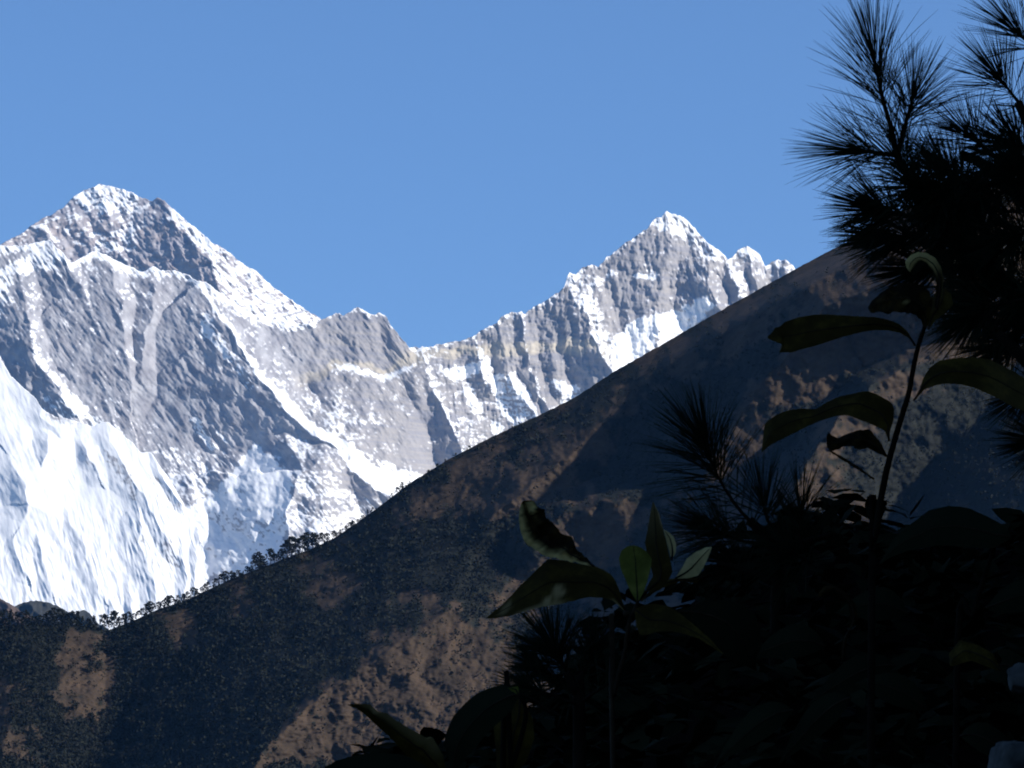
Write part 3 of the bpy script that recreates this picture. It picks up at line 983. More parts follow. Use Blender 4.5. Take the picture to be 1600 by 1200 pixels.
# ------------------------------------------------------------------ pines in the foreground
def bez(pts, n):
    """Smooth polyline through pts (Catmull-Rom), n samples."""
    p = [Vector(q) for q in pts]
    if len(p) == 2:
        return [p[0].lerp(p[1], i / (n - 1)) for i in range(n)]
    q = [p[0] * 2 - p[1]] + p + [p[-1] * 2 - p[-2]]
    out = []
    m = len(p) - 1
    for i in range(n):
        t = i / (n - 1) * m
        k = min(int(t), m - 1); f = t - k
        a, b, c, d = q[k], q[k + 1], q[k + 2], q[k + 3]
        out.append(0.5 * ((2 * b) + (c - a) * f + (2 * a - 5 * b + 4 * c - d) * f * f + (3 * b - a - 3 * c + d) * f ** 3))
    return out


def pine_shoot(parent, pix, depth, length, count, seed, spread=60, t0=0.15, r0=4.0, droop=0.12, r_needle=0.75, tipfan=0.45, dz=0.0):
    """A twig through the pixels pix with its needles: part shoot > sub-part needles."""
    rd = random.Random(seed)
    n = len(pix)
    pts = [V(p[0], p[1], depth + (p[2] if len(p) > 2 else dz * i / max(1, n - 1))) for i, p in enumerate(pix)]
    px = depth / F
    st = bez(pts, 14)
    m = MB()
    m.tube(st, [px * r0 * (1 - .55 * i / 13) for i in range(14)], 7)
    sh = m.build('shoot', M_BARK, parent)
    nd = MB()
    for k in range(count):
        t = 1 - tipfan * rd.random() ** 1.6 if rd.random() < .62 else rd.uniform(t0, 1)
        f = t * 13
        i = min(int(f), 12)
        p = st[i].lerp(st[i + 1], f - i)
        ax = (st[i + 1] - st[i]).normalized()
        rv = Vector((rd.gauss(0, 1), rd.gauss(0, 1), rd.gauss(0, 1)))
        rv = (rv - ax * rv.dot(ax)).normalized()
        an = math.radians(max(6, rd.gauss(spread * (1.15 - .55 * t), 13)))
        if t > .93:
            an *= rd.uniform(.15, 1)
        d = ax * math.cos(an) + rv * math.sin(an)
        L = px * length * rd.uniform(.72, 1.08)
        # bundles of three needles that part a little
        for j in range(2):
            dd = (d + Vector((rd.gauss(0, 1), rd.gauss(0, 1), rd.gauss(0, 1))) * .03).normalized()
            bend = Vector((rd.gauss(0, .05), rd.gauss(0, .05), -droop * rd.uniform(.3, 1.3)))
            q = [p + dd * L * s + bend * L * s * s for s in (0, .35, .7, 1.0)]
            rn = px * r_needle
            nd.tube(q, [rn * .8, rn, rn * .85, rn * .25], 3, False)
    nd.build('needles', M_NEEDLE, sh)
    return sh


def pine(label, base, group=None):
    return empty('pine_tree', base, label, 'pine tree', group)


def trunk_branch(parent, name, pts, radii, n=9):
    m = MB()
    m.tube(bez(pts, 16), list(np.interp(np.linspace(0, 1, 16), np.linspace(0, 1, len(radii)), radii)), n)
    return m.build(name, M_BARK, parent)


# the big pine whose boughs reach in from the right
D1 = 7.4
bx, by = 1.35, 7.9
b1 = Vector((bx, by, float(ground_z(bx, by))))
P1 = pine('tall pine whose needle shoots stand against the sky from the right', b1)
trunk_branch(P1, 'trunk', [b1 - Vector((0, 0, .2)), b1 + Vector((.05, 0, 1.5)), b1 + Vector((.02, .1, 3.2)), b1 + Vector((.0, .1, 5.5))], [.11, .09, .06, .02])
trunk_branch(P1, 'branch', [b1 + Vector((.03, 0, .35)), V(1720, 560, D1 + .2), V(1600, 470, D1), V(1500, 380, D1), V(1445, 318, D1), V(1402, 245, D1)], [.035, .022, .016, .011, .008, .005])
trunk_branch(P1, 'branch', [b1 + Vector((.03, 0, .9)), V(1750, 330, D1 + .2), V(1640, 240, D1), V(1590, 160, D1)], [.03, .018, .011, .006])
trunk_branch(P1, 'branch', [b1 + Vector((.03, 0, .6)), V(1720, 420, D1 + .3), V(1620, 330, D1 + .2), V(1540, 260, D1 + .2), V(1500, 240, D1 + .2)], [.03, .018, .011, .008, .006])
trunk_branch(P1, 'branch', [b1 + Vector((.03, 0, .2)), V(1750, 700, D1 - .2), V(1640, 600, D1 - .2), V(1560, 520, D1 - .2)], [.03, .018, .011, .006])
SH = [  # pixels of the twig, needle length, count, spread, first leafy part
    ([(1402, 246), (1392, 200), (1378, 150), (1366, 92)], 118, 130, 46, .1),
    ([(1402, 244), (1412, 205), (1424, 160)], 105, 130, 62, .1),
    ([(1402, 242), (1375, 240), (1346, 236)], 108, 95, 44, .25),
    ([(1448, 320), (1425, 285), (1404, 250)], 105, 110, 75, .0),
    ([(1600, 170), (1582, 148), (1562, 122)], 95, 130, 55, .0),
    ([(1660, 110), (1625, 85), (1592, 52)], 95, 100, 52, .2),
    ([(1580, 255), (1545, 238), (1515, 212)], 95, 120, 50, .0),
    ([(1560, 290), (1510, 285), (1470, 262)], 90, 120, 65, .0),
    ([(1500, 350), (1450, 345), (1400, 335), (1375, 330)], 100, 130, 55, .1),
    ([(1520, 390), (1470, 380), (1430, 372), (1395, 372)], 100, 130, 52, .1),
    ([(1560, 430), (1510, 420), (1470, 415), (1440, 418)], 95, 120, 60, .0),
    ([(1610, 330), (1560, 330), (1520, 325)], 95, 130, 70, .0),
    ([(1640, 390), (1590, 395), (1540, 400)], 95, 140, 70, .0),
    ([(1640, 460), (1590, 470), (1545, 480), (1520, 492)], 90, 130, 55, .0),
    ([(1640, 520), (1600, 530), (1565, 540)], 90, 110, 60, .0),
    ([(1660, 250), (1610, 235), (1580, 225)], 95, 120, 70, .0),
    ([(1660, 300), (1620, 285), (1590, 270)], 95, 120, 75, .0),
    ([(1700, 690), (1660, 690), (1625, 690)], 80, 90, 60, .0),
    ([(1660, 590), (1630, 600), (1605, 612)], 80, 80, 60, .0),
    ([(1530, 310), (1500, 310), (1475, 330)], 90, 110, 75, .0),
    ([(1590, 420), (1560, 440), (1520, 450)], 90, 120, 75, .0),
    ([(1530, 300), (1500, 285), (1480, 300)], 85, 120, 85, .0),
    ([(1570, 350), (1530, 355), (1490, 370)], 85, 120, 85, .0),
    ([(1600, 280), (1570, 300), (1540, 310)], 85, 120, 85, .0),
    ([(1640, 340), (1610, 360), (1580, 370)], 85, 120, 85, .0),
    ([(1480, 320), (1455, 300), (1430, 290)], 85, 110, 85, .0),
    ([(1640, 430), (1610, 440), (1580, 450)], 85, 120, 85, .0),
    ([(1650, 500), (1620, 500), (1590, 505)], 85, 120, 85, .0),
]
for k, (pix, L, cnt, spd, t0) in enumerate(SH):
    pine_shoot(P1, pix, D1 + rnd.uniform(-.12, .25) * (k > 3), L * (1.12 if k < 6 else 1.05), int(cnt * (.92 if k < 4 else .75 if k < 7 else 1.4)), 500 + k, spd, t0, 5.0 if k < 4 else 3.5, .05, .54 if k < 7 else .72)

# unseen boughs added to the same tree above and beside the frame that shade the plants below
for k in range(14):
    a = rnd.uniform(-.9, .9)
    z = rnd.uniform(2.6, 4.4)
    tip = b1 + Vector((-rnd.uniform(.6, 1.9), a * 1.6, z))
    src = b1 + Vector((.02, .05, z - .5))
    trunk_branch(P1, 'branch', [src, src.lerp(tip, .5) + Vector((0, 0, .12)), tip], [.022, .014, .006], 6)
for k in range(16):
    dk = rnd.uniform(4.0, 9.5)
    x0, y0 = rnd.uniform(500, 2300), rnd.uniform(-1700, -420)
    pine_shoot(P1, [(x0 + 260, y0 + rnd.uniform(-60, 90)), (x0 + 90, y0), (x0, y0 + rnd.uniform(-60, 60))], dk, 170, 150, 900 + k, 62, 0, 5, .1, 1.6)

# the young pine lower down
D2 = 8.6
p2 = V(1210, 985, D2)
b2 = Vector((p2.x, p2.y, float(ground_z(p2.x, p2.y))))
P2 = pine('young pine low in the middle with one tuft leaning up and left', b2)
trunk_branch(P2, 'trunk', [b2 - Vector((0, 0, .1)), V(1215, 900, D2), V(1200, 845, D2), V(1170, 812, D2)], [.014, .011, .009, .007], 8)
trunk_branch(P2, 'branch', [V(1208, 870, D2), V(1250, 850, D2), V(1300, 835, D2)], [.008, .006, .004], 7)
trunk_branch(P2, 'branch', [V(1212, 910, D2), V(1160, 890, D2), V(1120, 880, D2)], [.008, .006, .004], 7)
for k, (pix, L, cnt, spd, t0) in enumerate([
        ([(1185, 828), (1150, 790), (1122, 745), (1103, 700)], 112, 210, 62, .05),
        ([(1200, 850), (1160, 845), (1120, 830)], 100, 120, 60, .0),
        ([(1215, 850), (1200, 815), (1192, 790)], 95, 60, 60, .1),
        ([(1255, 860), (1250, 830), (1252, 800)], 90, 60, 60, .0),
        ([(1200, 900), (1170, 890), (1135, 880)], 90, 110, 66, .0),
        ([(1270, 880), (1250, 870), (1230, 860)], 90, 120, 80, .0)]):
    pine_shoot(P2, pix, D2 + rnd.uniform(-.1, .15), L * 1.1, int(cnt * .8), 600 + k, spd, t0, 3.2, .10, .65)

# the third pine, a tuft near the lower middle
D3 = 6.8
p3 = V(905, 1140, D3)
b3 = Vector((p3.x, p3.y, float(ground_z(p3.x, p3.y))))
P3 = pine('small pine seedling whose needle tuft fans out below the torn leaf', b3)
trunk_branch(P3, 'trunk', [b3 - Vector((0, 0, .1)), V(905, 1130, D3), V(898, 1080, D3), V(885, 1050, D3)], [.010, .008, .006, .005], 8)
for k, (pix, L, cnt, spd, t0) in enumerate([
        ([(890, 1058), (878, 1035), (866, 1012)], 92, 150, 66, .0),
        ([(895, 1065), (870, 1058), (850, 1048)], 80, 70, 50, .0),
        ([(905, 1075), (915, 1045), (925, 1020)], 75, 90, 60, .0),
        ([(910, 1095), (940, 1075), (970, 1060)], 70, 90, 62, .0),
        ([(900, 1100), (860, 1085), (830, 1075)], 70, 80, 60, .0)]):
    pine_shoot(P3, pix, D3 + rnd.uniform(-.08, .12), L, cnt, 700 + k, spd, t0, 3.0, .08)


# unseen dense pines added round the viewpoint: their crowns roof the bank and keep it in deep shade
def shade_pine(x, y, h, rad, label, seed):
    rd = random.Random(seed)
    b = Vector((x, y, float(ground_z(x, y)) - .1))
    t = empty('pine_tree', b, label, 'pine tree', 'unseen pines added for shade')
    trunk_branch(t, 'trunk', [b, b + Vector((.1, 0, h * .5)), b + Vector((0, .1, h))], [.16, .11, .02])
    c = MB()
    k = 0
    while k < 800:
        z = rd.uniform(2.3, h)
        q = rad * math.sqrt(rd.random()) * (1.05 - .8 * max(0, (z - 3)) / h)
        a = rd.uniform(0, 6.283)
        p = Vector((x + q * math.cos(a), y + q * math.sin(a), b.z * .3 + z))
        k += 1
        rel = np.array(p) - EYE
        dp = rel @ FWD
        if dp > 0.1 and abs(rel @ RT) / dp < .125 and -.2 < (rel @ UP) / dp < .115:
            continue                      # nothing grows into the gap one looks out through
        if Vector((p.x, p.y, p.z - 1.6)).length < 1.2:
            continue
        d1 = Vector((rd.gauss(0, 1), rd.gauss(0, 1), rd.gauss(0, .5))).normalized()
        d2 = d1.cross(Vector((rd.gauss(0, .4), rd.gauss(0, .4), 1))).normalized()
        s = rd.uniform(.14, .3)
        sp_ = .34 if dp > 0 else .5
        c.face([p - d1 * s, p + d2 * s * sp_, p + d1 * s, p - d2 * s * sp_])
    c.build('crown', M_NEEDLE, t, False)


for k, (x, y, h, r_) in enumerate([(2.6, 4.5, 8, 3.2), (3.2, 8.8, 9, 3.4), (-2.6, 12.5, 9, 3.2), (3.0, 12.6, 9, 3.2)]):
    shade_pine(x, y, h, r_, 'unseen dense pine added round the viewpoint to shade the bank', 1000 + k)


# ------------------------------------------------------------------ broad-leaved shrubs
def resample(pts, n):
    p = np.array([q[:2] for q in pts], float)
    s = np.concatenate([[0], np.cumsum(np.hypot(*np.diff(p, axis=0).T))])
    t = np.linspace(0, s[-1], n)
    return np.stack([np.interp(t, s, p[:, 0]), np.interp(t, s, p[:, 1])], -1)


def leaf(parent, upper, lower, depth, mat, tilt=0.5, arch=0.12, sweep=0.0, pale=None, label=None, seed=0, crinkle=0.0, ragged=0.7):
    """A leaf between its two traced edges (base first): curved blade with a midrib crease and some thickness."""
    n, m = 30, 9
    n = 44
    U, L = resample(upper, n), resample(lower, n)
    env = np.sin(np.pi * np.linspace(0, 1, n)) ** .4
    rg = ragged + .22 * crinkle
    U[:, 1] += rg * env * fbm(np.arange(n) / 2.6, np.full(n, seed * 1.7), 3, 850 + seed)
    L[:, 1] += rg * env * fbm(np.arange(n) / 2.6, np.full(n, seed * 2.3), 3, 870 + seed)
    s = np.linspace(0, 1, m)[None, :, None]
    Q = U[:, None, :] * (1 - s) + L[:, None, :] * s
    wid = np.hypot(*(U - L).T)[:, None]
    ln = float(np.hypot(*np.diff((U + L) / 2, axis=0).T).sum())
    px = depth / F
    ss = s[..., 0]
    t = np.linspace(0, 1, n)[:, None]
    dd = depth + px * (tilt * wid * (0.5 - ss) * 2 * 0.5 - arch * wid * (1 - np.abs(2 * ss - 1)) + sweep * ln * (t - .5))
    dd = dd + px * crinkle * fbm(Q[..., 0] / 16, Q[..., 1] / 16, 3, 800 + seed)
    P = at(Q[..., 0], Q[..., 1], dd)
    P = P - np.array(parent.location)
    pa = pale(t + 0 * ss, ss + 0 * t, Q[..., 0], Q[..., 1]) if pale else np.zeros(dd.shape)
    o = mesh_grid('leaf', P, {'pale': np.clip(pa, 0, 1)}, True, mat)
    o.parent = parent
    if label: o['label'] = label
    # midrib
    mid = MB()
    c = P[:, m // 2] + np.array(parent.location)
    mid.tube([Vector(q.tolist()) for q in c[:-2:2]], list(np.linspace(px * 1.8, px * .5, len(c[:-2:2]))), 5)
    rib = mid.build('midrib', M_STEM, parent)
    rib.parent = o
    return o


def stem(parent, pix, depth, radii, name='stem', mat=None):
    m = MB()
    pts = bez([V(p[0], p[1], depth + (p[2] if len(p) > 2 else 0)) for p in pix], 26)
    px = depth / F
    m.tube(pts, [px * r for r in np.interp(np.linspace(0, 1, 26), np.linspace(0, 1, len(radii)), radii)], 9)
    return m.build(name, mat or M_STEM_DARK, parent)


def shrub(label, px, depth, cat='shrub'):
    p = V(px, 1200, depth)
    z = float(ground_z(p.x, p.y))
    return empty('leafy_shrub', Vector((p.x, p.y, z)), label, cat)


def foot_pix(s, depth):
    """Pixel of the shrub's foot, for the lower end of its stem."""
    rel = np.array(s.location) - EYE
    d = rel @ FWD
    return (800 + F * (rel @ RT) / d, 600 - F * (rel @ UP) / d, d - depth)


Z5 = lambda p: zoomed(1180, 380, 3.333, p)
Z6 = lambda p: zoomed(1150, 380, 2.667, p)
Z1 = lambda p: zoomed(1300, 280, 4.0, p)
Z3 = lambda p: zoomed(750, 770, 3.871, p)
Z4 = lambda p: zoomed(500, 1040, 4.0, p)
Z7 = lambda p: zoomed(740, 640, 2.143, p)
Z8 = lambda p: zoomed(1150, 780, 2.857, p)

# shrub with the tall upright stem
DS1 = 5.0
s1 = shrub('tall leaning stem with drooping dark leaves below the pine boughs', 1340, DS1)
stem(s1, [(1449, 498), (1444, 512), (1435, 540), (1427, 575), (1420, 614), (1411, 644), (1400, 680), (1390, 716), (1381, 755), (1373, 800), (1366, 860), (1362, 930), foot_pix(s1, DS1)], DS1, [2.6, 3.6, 4.2, 4.6, 5.0, 5.4, 5.6, 6.0])
dark_tear = lambda t, s, x, y: np.zeros(t.shape)
leaf(s1, Z5([(835, 530), (790, 455), (740, 415), (680, 395), (600, 382), (500, 378), (400, 372), (320, 370), (260, 378), (200, 395), (150, 412), (132, 434), (100, 440), (88, 465), (65, 485)]),
     Z5([(832, 535), (805, 498), (760, 468), (700, 455), (640, 452), (560, 462), (480, 482), (400, 505), (330, 530), (260, 548), (190, 570), (120, 570), (148, 548), (140, 525), (100, 512), (65, 495)]),
     DS1 - .02, M_LEAF, .8, .10, -.25, None, 'long dark leaf with a ragged tip reaching left', 1)
leaf(s1, Z5([(700, 1030), (702, 980), (722, 920), (724, 860), (705, 825), (660, 803), (640, 790), (580, 768), (500, 785), (430, 800), (370, 830), (310, 865), (230, 862), (160, 872), (90, 905), (50, 935), (42, 1000), (32, 1090)]),
     Z5([(695, 1035), (675, 975), (620, 950), (560, 925), (480, 895), (420, 900), (340, 925), (260, 960), (180, 1000), (110, 1035), (60, 1065), (32, 1092)]),
     DS1 + .02, M_LEAF, .8, .15, .2, None, 'humped dark leaf drooping to a hooked tip', 2)
leaf(s1, Z5([(684, 1100), (660, 1050), (620, 1000), (600, 970), (540, 972), (480, 990), (430, 1015), (400, 1000), (380, 980)]),
     Z5([(684, 1115), (640, 1095), (590, 1068), (540, 1075), (480, 1052), (440, 1070), (400, 1082), (372, 1060), (372, 1000)]),
     DS1 + .03, M_LEAF_DEAD, .5, .2, .1, None, 'withered torn leaf hanging close to the stem', 3, 6)
leaf(s1, Z5([(620, 1225), (560, 1180), (500, 1140), (450, 1110), (400, 1082), (375, 1050)]), Z5([(620, 1232), (560, 1195), (495, 1155), (440, 1120), (395, 1090), (372, 1062)]),
     DS1 + .03, M_LEAF_DEAD, .3, .1, .1, None, 'thin shrivelled strip below the withered leaf', 4, 3)
leaf(s1, Z6([(738, 655), (768, 602), (780, 560), (810, 515), (850, 488), (920, 478), (1000, 475), (1060, 485), (1130, 520), (1200, 560), (1300, 640), (1360, 720)]),
     Z6([(742, 660), (782, 612), (830, 592), (880, 585), (940, 588), (1000, 605), (1080, 640), (1150, 680), (1200, 700), (1290, 730), (1360, 724)]),
     DS1 - .04, M_LEAF, .9, .12, .25, lambda t, s, x, y: .05 * sstep(.4, .6, t), 'broad dark leaf arching out to the right edge', 5)
leaf(s1, Z1([(590, 925), (612, 850), (630, 760), (600, 690), (540, 660), (490, 645), (420, 655), (350, 680), (300, 715), (250, 760), (225, 800)]),
     Z1([(575, 925), (555, 880), (520, 850), (480, 835), (440, 838), (400, 822), (350, 845), (300, 828), (240, 838), (225, 808)]),
     DS1 - .03, M_LEAF_DEAD, .7, .15, -.2, lambda t, s, x, y: .3 * sstep(6, 2, np.hypot(x - 1416, (y - 472) * 2)), 'black crumpled leaf near the top of the stem', 6, 5)
leaf(s1, Z1([(668, 820), (690, 700), (697, 620), (682, 550), (642, 490), (592, 462), (540, 455), (490, 475), (458, 510), (463, 550), (485, 578)]),
     Z1([(640, 800), (655, 700), (652, 640), (632, 580), (598, 535), (565, 512), (545, 515), (530, 532), (515, 550), (500, 565), (490, 580)]),
     DS1 - .03, M_LEAF_DEAD, .4, .35, .1, lambda t, s, x, y: .6 * sstep(.35, .6, t) * sstep(.95, .7, s) + .1 * sstep(.3, .1, s), 'dry leaf curled over like a hook, light painted on its top', 7, 2)  # pale part is light painted on the curled-over top
leaf(s1, Z1([(600, 940), (588, 850), (610, 760), (655, 700), (700, 680)]), Z1([(604, 940), (650, 880), (710, 830), (758, 785), (745, 720), (702, 680)]),
     DS1 - .02, M_LEAF, .7, .2, .2, None, 'small olive leaf under the curled top leaf', 8)

# shrub in the middle with the torn leaf
DS2 = 4.5
s2 = shrub('short shrub in the middle with torn, green and pale leaves', 990, DS2)
stem(s2, Z3([(956, 655), (930, 720), (905, 780), (885, 880), (880, 950), (850, 1060), (830, 1130), (812, 1250), (800, 1400)]) + [foot_pix(s2, DS2)], DS2, [2.8, 3.4, 3.4, 3.6, 3.8, 4.2, 4.6], 'stem', M_STEM)
m = MB()
kn = Z3([(905, 725), (880, 735), (868, 742)])
m.tube([V(p[0], p[1], DS2 - .003) for p in kn], [DS2 / F * 3.5, DS2 / F * 6.5, DS2 / F * 3], 8)
m.build('bud', M_STEM, s2)
leaf(s2, Z3([(884, 718), (862, 660), (842, 580), (800, 500), (740, 460), (680, 440), (600, 430), (500, 405), (410, 400), (340, 470), (260, 545), (190, 620), (120, 690), (35, 757)]),
     Z3([(880, 722), (850, 692), (800, 650), (740, 635), (650, 630), (560, 655), (470, 675), (370, 690), (280, 715), (180, 745), (90, 760), (35, 760)]),
     DS2, M_LEAF, .9, .10, -.3,
     lambda t, s, x, y: .6 * soft(x, y, Z3([(440, 610), (450, 560), (475, 555), (520, 600), (500, 620), (460, 648)]), 5, 1.5, 4) + .6 * soft(x, y, Z3([(370, 680), (380, 650), (430, 635), (450, 672)]), 4, 1.5, 5)
     + .30 * soft(x, y, Z3([(100, 740), (150, 680), (180, 650), (190, 690), (140, 735)]), 6, 2, 6) + .42 * sstep(.90, .96, s) * sstep(.42, .5, t) * sstep(.85, .7, t) + .55 * sstep(.75, .9, s) * sstep(.16, .06, t) * sstep(.005, .03, t) + .012,
     'broad dark leaf with a torn pale underside pointing left', 11)
leaf(s2, Z3([(692, 442), (640, 388), (600, 358), (578, 330), (570, 290), (540, 258), (490, 242), (462, 205), (440, 180), (402, 150), (390, 110), (345, 80), (322, 50), (270, 47)]),
     Z3([(688, 446), (600, 428), (540, 412), (480, 402), (420, 390), (350, 355), (300, 325), (265, 285), (245, 230), (235, 160), (240, 90), (256, 52)]),
     DS2 - .02, M_LEAF_DEAD, .8, -.25, .3,
     lambda t, s, x, y: (.85 + .7 * fbm(x / 5, y / 5, 2, 5)) * sstep(.70, .84, s) * sstep(.12, .3, t) * sstep(.99, .95, t) + (.8 + .7 * fbm(x / 6, y / 6, 2, 8)) * sstep(.45, .75, s + .3 * fbm(x / 9, y / 9, 2, 3)) * sstep(.45, .2, t)  # pale rim: dry edge with light painted into it
     + 2.2 * soft(x, y, Z3([(275, 60), (322, 52), (335, 110), (318, 122), (290, 95)]), 3, 1, 9) + .3 * soft(x, y, Z3([(330, 130), (350, 150), (365, 185), (350, 190)]), 3, 1, 9),
     'withered curled leaf with a dry rim painted lit and a white tip', 12, 16)
leaf(s2, Z3([(985, 612), (1050, 500), (1015, 400), (998, 300), (1012, 230), (1030, 130), (1045, 55)]), Z3([(1000, 605), (1120, 560), (1165, 480), (1148, 390), (1128, 300), (1108, 220), (1080, 120), (1047, 55)]),
     DS2 + .015, M_LEAF, .6, .2, .2, lambda t, s, x, y: .10 * sstep(.5, .9, t) + .4 * sstep(.86, .95, s) * sstep(.72, .8, t), 'upright dark leaf with a pale folded edge', 13)
leaf(s2, Z3([(1158, 402), (1132, 310), (1112, 228), (1108, 222)]), Z3([(1160, 402), (1184, 360), (1186, 310), (1170, 265), (1140, 238), (1110, 222)]),
     DS2 + .012, M_LEAF_PALE, .3, .3, .1, None, 'small pale lobe behind the upright leaf', 14)
leaf(s2, Z3([(950, 660), (912, 600), (882, 530), (852, 460), (840, 400), (855, 350), (890, 325), (930, 317)]), Z3([(956, 660), (990, 600), (1010, 540), (1030, 460), (1040, 400), (1012, 360), (972, 330), (932, 317)]),
     DS2 - .01, M_LEAF_GREEN, .3, -.18, .3, None, 'rounded mid green leaf standing up from the stem tip', 15)
leaf(s2, Z3([(1180, 515), (1222, 455), (1250, 400), (1310, 355), (1370, 330), (1400, 328)]), Z3([(1182, 520), (1260, 516), (1320, 500), (1352, 450), (1380, 390), (1402, 332)]),
     DS2 + .02, M_LEAF_PALE, .3, .2, .2, None, 'small leaf painted pale as if lit, pointing up to the right', 16)
leaf(s2, Z3([(1350, 500), (1300, 520), (1200, 510), (1120, 530), (1040, 580), (970, 650)]), Z3([(1350, 505), (1310, 545), (1220, 532), (1140, 560), (1060, 600), (975, 660)]),
     DS2 + .03, M_LEAF, .3, .1, .1, None, 'narrow dark leaf under the leaf painted pale as if lit', 17)
leaf(s2, Z3([(940, 700), (1000, 676), (1060, 671), (1130, 685), (1190, 715), (1250, 760), (1320, 820), (1390, 880), (1440, 940), (1472, 972)]),
     Z3([(936, 715), (944, 800), (965, 862), (1010, 860), (1080, 840), (1160, 838), (1240, 855), (1320, 880), (1390, 925), (1470, 974)]),
     DS2 - .02, M_LEAF, .8, .12, -.2, None, 'drooping olive leaf hanging right of the stem', 18)
leaf(s2, Z7([(690, 672), (760, 645), (840, 638), (900, 650), (945, 690), (962, 740), (962, 800), (935, 850)]), Z7([(690, 680), (730, 710), (770, 745), (800, 780), (830, 815), (870, 850), (900, 860), (930, 855)]),
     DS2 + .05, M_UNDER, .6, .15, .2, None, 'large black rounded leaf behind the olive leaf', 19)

# shrub at the lower edge
DS3 = 4.1
s3 = shrub('shrub at the lower edge with a grey leaf and a large black leaf', 770, DS3)
stem(s3, [(812, 1088), (822, 1110), (815, 1150), (800, 1200), (785, 1260), foot_pix(s3, DS3)], DS3, [3, 4, 4.5, 5])
stem(s3, Z4([(1250, 178), (1340, 220), (1420, 280), (1490, 312)]), DS3 - .01, [2.6, 2.6, 3, 3], 'stalk')
leaf(s3, Z4([(800, 720), (770, 560), (700, 440), (660, 450), (600, 415), (540, 380), (480, 345), (420, 300), (360, 285), (310, 240), (240, 238), (172, 243)]),
     Z4([(790, 740), (720, 690), (640, 650), (550, 572), (490, 505), (420, 432), (350, 372), (290, 312), (230, 270), (172, 247)]),
     DS3, M_LEAF, -.6, .15, -.3,
     lambda t, s, x, y: .16 * sstep(.1, .3, t) * sstep(.60, .1, s) * sstep(.93, .86, t) + .2 * soft(x, y, Z4([(315, 265), (340, 260), (380, 290), (330, 310)]), 5, 1.5, 3) + .4 * soft(x, y, Z4([(660, 440), (700, 420), (712, 432), (690, 450)]), 3, 1, 3),  # grey stripe is light painted along the upper half
     'greyish leaf with a bent dark tip pointing up to the left', 21)
leaf(s3, Z4([(760, 720), (660, 625), (560, 572), (500, 555), (400, 545), (300, 548), (200, 565), (100, 595), (20, 640), (-40, 700)]),
     Z4([(760, 740), (660, 740), (560, 750), (460, 760), (360, 770), (260, 770), (160, 765), (80, 750), (0, 730), (-40, 704)]),
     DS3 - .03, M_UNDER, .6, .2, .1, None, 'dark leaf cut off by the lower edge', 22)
leaf(s3, Z4([(1245, 180), (1190, 135), (1140, 120), (1060, 140), (980, 175), (900, 240), (830, 320), (787, 420), (775, 490), (800, 560), (812, 640), (815, 720)]),
     Z4([(1245, 185), (1200, 280), (1100, 370), (1040, 430), (980, 500), (920, 570), (870, 640), (820, 722)]),
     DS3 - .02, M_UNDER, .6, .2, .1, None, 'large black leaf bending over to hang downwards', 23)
leaf(s3, Z4([(1240, 186), (1200, 160), (1178, 142)]), Z4([(1244, 186), (1242, 150), (1236, 128), (1180, 140)]), DS3 - .04, M_LEAF_GREEN, .2, .1, .1, None, 'tiny fresh green leaf tip', 24)
leaf(s3, Z4([(1250, 195), (1150, 310), (1085, 380), (1095, 500), (1105, 640), (1110, 720)]), Z4([(1255, 195), (1330, 330), (1340, 450), (1290, 600), (1200, 700), (1115, 722)]),
     DS3 + .02, M_LEAF, .4, .2, .1, None, 'olive dark leaf hanging below the green tip', 25)

# shrubs lost in the shade at the lower right
DS4 = 5.6
s4 = shrub('dim shrub at the lower right with a domed black leaf', 1480, DS4)
stem(s4, [(1555, 850), (1545, 880), (1520, 960), (1495, 1060), foot_pix(s4, DS4)], DS4, [2.5, 4, 5, 6])
leaf(s4, Z8([(1230, 172), (1200, 120), (1130, 80), (1040, 40), (950, 30), (860, 50), (780, 110), (700, 180), (640, 290)]), Z8([(1228, 176), (1150, 220), (1050, 215), (900, 205), (760, 232), (690, 260), (640, 294)]),
     DS4, M_UNDER, .8, .2, .1, None, 'domed black leaf', 31)
leaf(s4, Z8([(480, 720), (500, 600), (545, 530), (535, 470), (495, 420), (435, 378), (392, 388), (350, 442)]), Z8([(470, 720), (470, 640), (505, 580), (512, 520), (500, 470), (470, 430), (430, 400), (355, 446)]),
     DS4 - .2, M_LEAF_DEAD, .3, .2, .1, lambda t, s, x, y: 0 * t, 'dim curled leaf edge', 32)
leaf(s4, Z8([(1180, 760), (1150, 690), (1080, 650), (1000, 628), (950, 690), (955, 740)]), Z8([(1180, 770), (1100, 740), (1050, 720), (1000, 735), (970, 745), (955, 745)]), DS4 - .1, M_LEAF, .6, .2, .1, None, 'dim olive leaf', 33)
for k, (cx, cy, L, a) in enumerate([(1420, 960, 120, 200), (1540, 950, 130, -20), (1400, 1040, 140, 170), (1560, 1040, 120, 20), (1450, 1110, 140, 215), (1330, 1090, 130, 150), (1500, 1150, 120, 10), (1290, 1010, 120, 190), (1240, 1110, 130, 160), (1600, 930, 110, 30)]):
    ca, sa = math.cos(math.radians(a)), math.sin(math.radians(a))
    up_, lo_ = [], []
    for t in np.linspace(0, 1, 9):
        w = 34 * math.sin(math.pi * min(1, t ** .8)) + .5
        x = cx + ca * L * t; y = cy + sa * L * t + 38 * t * t
        up_.append((x - sa * w * .5, y - abs(ca) * w)); lo_.append((x + sa * w * .5, y + abs(ca) * w * .6))
    leaf(s4, up_, lo_, DS4 + rnd.uniform(-.1, .3), M_UNDER, .7, .2, rnd.uniform(-.3, .3), None, None, 40 + k)


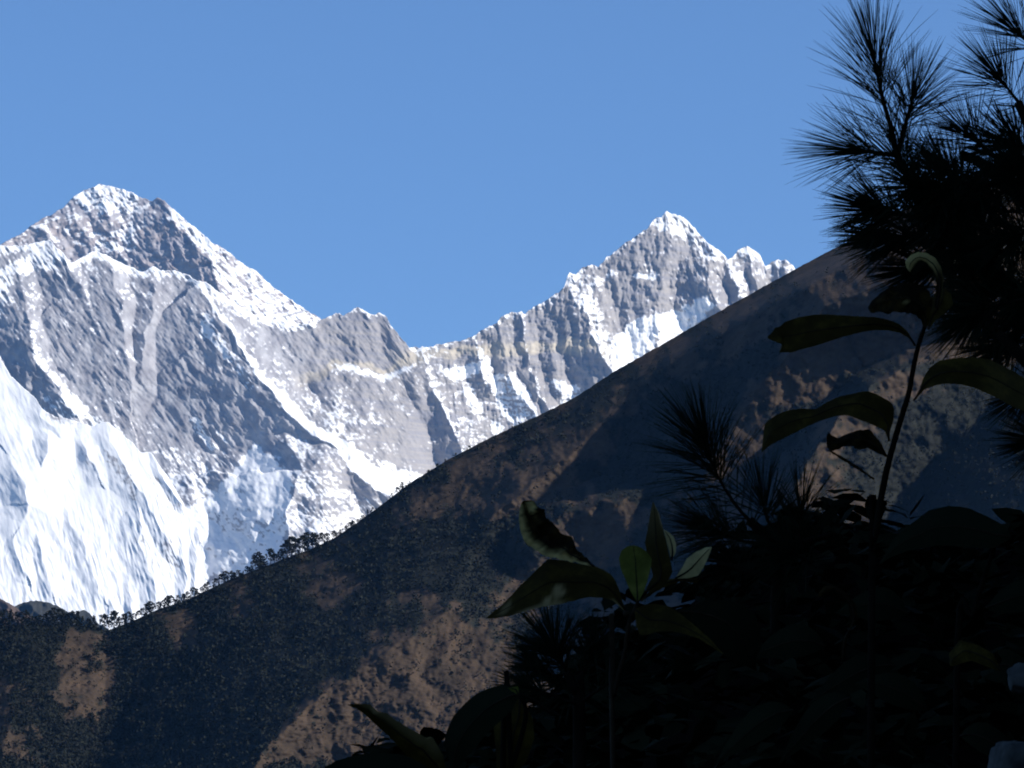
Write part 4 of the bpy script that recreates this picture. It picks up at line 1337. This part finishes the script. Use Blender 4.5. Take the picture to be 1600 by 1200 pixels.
# two pale stones on the bank at the right edge
def stone(pix, depth, label, seed):
    c = np.mean(np.array(pix), 0)
    ctr = V(c[0], c[1], depth)
    bm = bmesh.new()
    bmesh.ops.create_icosphere(bm, subdivisions=4, radius=1.0)
    px = depth / F
    w = (max(p[0] for p in pix) - min(p[0] for p in pix)) / 2 * px
    h = (max(p[1] for p in pix) - min(p[1] for p in pix)) / 2 * px
    rsn = np.random.RandomState(seed)
    planes = [(q / np.linalg.norm(q), rsn.uniform(.55, .85)) for q in rsn.normal(0, 1, (14, 3))]
    for v in bm.verts:
        p = np.array(v.co)
        for q, off in planes:
            e = p @ q - off
            if e > 0:
                p = p - q * e * .92
        k = 1 + .16 * float(ridged(p[0] * 1.9 + p[2], p[1] * 1.9 - p[2] * 1.4, 5, seed))
        v.co = Vector((p[0] * w * k, p[1] * w * .8 * k, p[2] * h * k))
    me = bpy.data.meshes.new('stone')
    bm.to_mesh(me); bm.free()
    me.polygons.foreach_set('use_smooth', np.full(len(me.polygons), True, bool))
    me.materials.append(M_STONE)
    o = bpy.data.objects.new('stone', me)
    COL.objects.link(o)
    o.location = ctr
    tag(o, label, 'stone')


stone([(1572, 1036), (1625, 1088)], 5.2, 'smaller pale stone glimmering at the right edge of the bank', 3)
stone([(1530, 1150), (1650, 1240)], 5.0, 'larger pale stone in the lower right corner', 8)

# ------------------------------------------------------------------ the air
bm = bmesh.new()
bmesh.ops.create_cube(bm, size=1.0)
x0, x1, y0, y1, z0, z1 = -4500, 4500, -1600, 31000, -905, 6300
for v in bm.verts:
    v.co = Vector((x0 if v.co.x < 0 else x1, y0 if v.co.y < 0 else y1, z0 if v.co.z < 0 else z1))
me = bpy.data.meshes.new('haze')
bm.to_mesh(me); bm.free()
hz = bpy.data.objects.new('haze', me)
COL.objects.link(hz)
hm = bpy.data.materials.new('haze')
hm.use_nodes = True
hn = hm.node_tree
for n in list(hn.nodes):
    hn.nodes.remove(n)
ho = hn.nodes.new('ShaderNodeOutputMaterial')
hv = hn.nodes.new('ShaderNodeVolumePrincipled')
hv.inputs['Color'].default_value = (0.16, 0.44, 1.0, 1)
hv.inputs['Density'].default_value = 0.7e-5
hv.inputs['Anisotropy'].default_value = 0.0
hn.links.new(hv.outputs[0], ho.inputs['Volume'])
me.materials.append(hm)
tag(hz, 'thin blue air between the plants and the peaks', None, None, 'stuff')
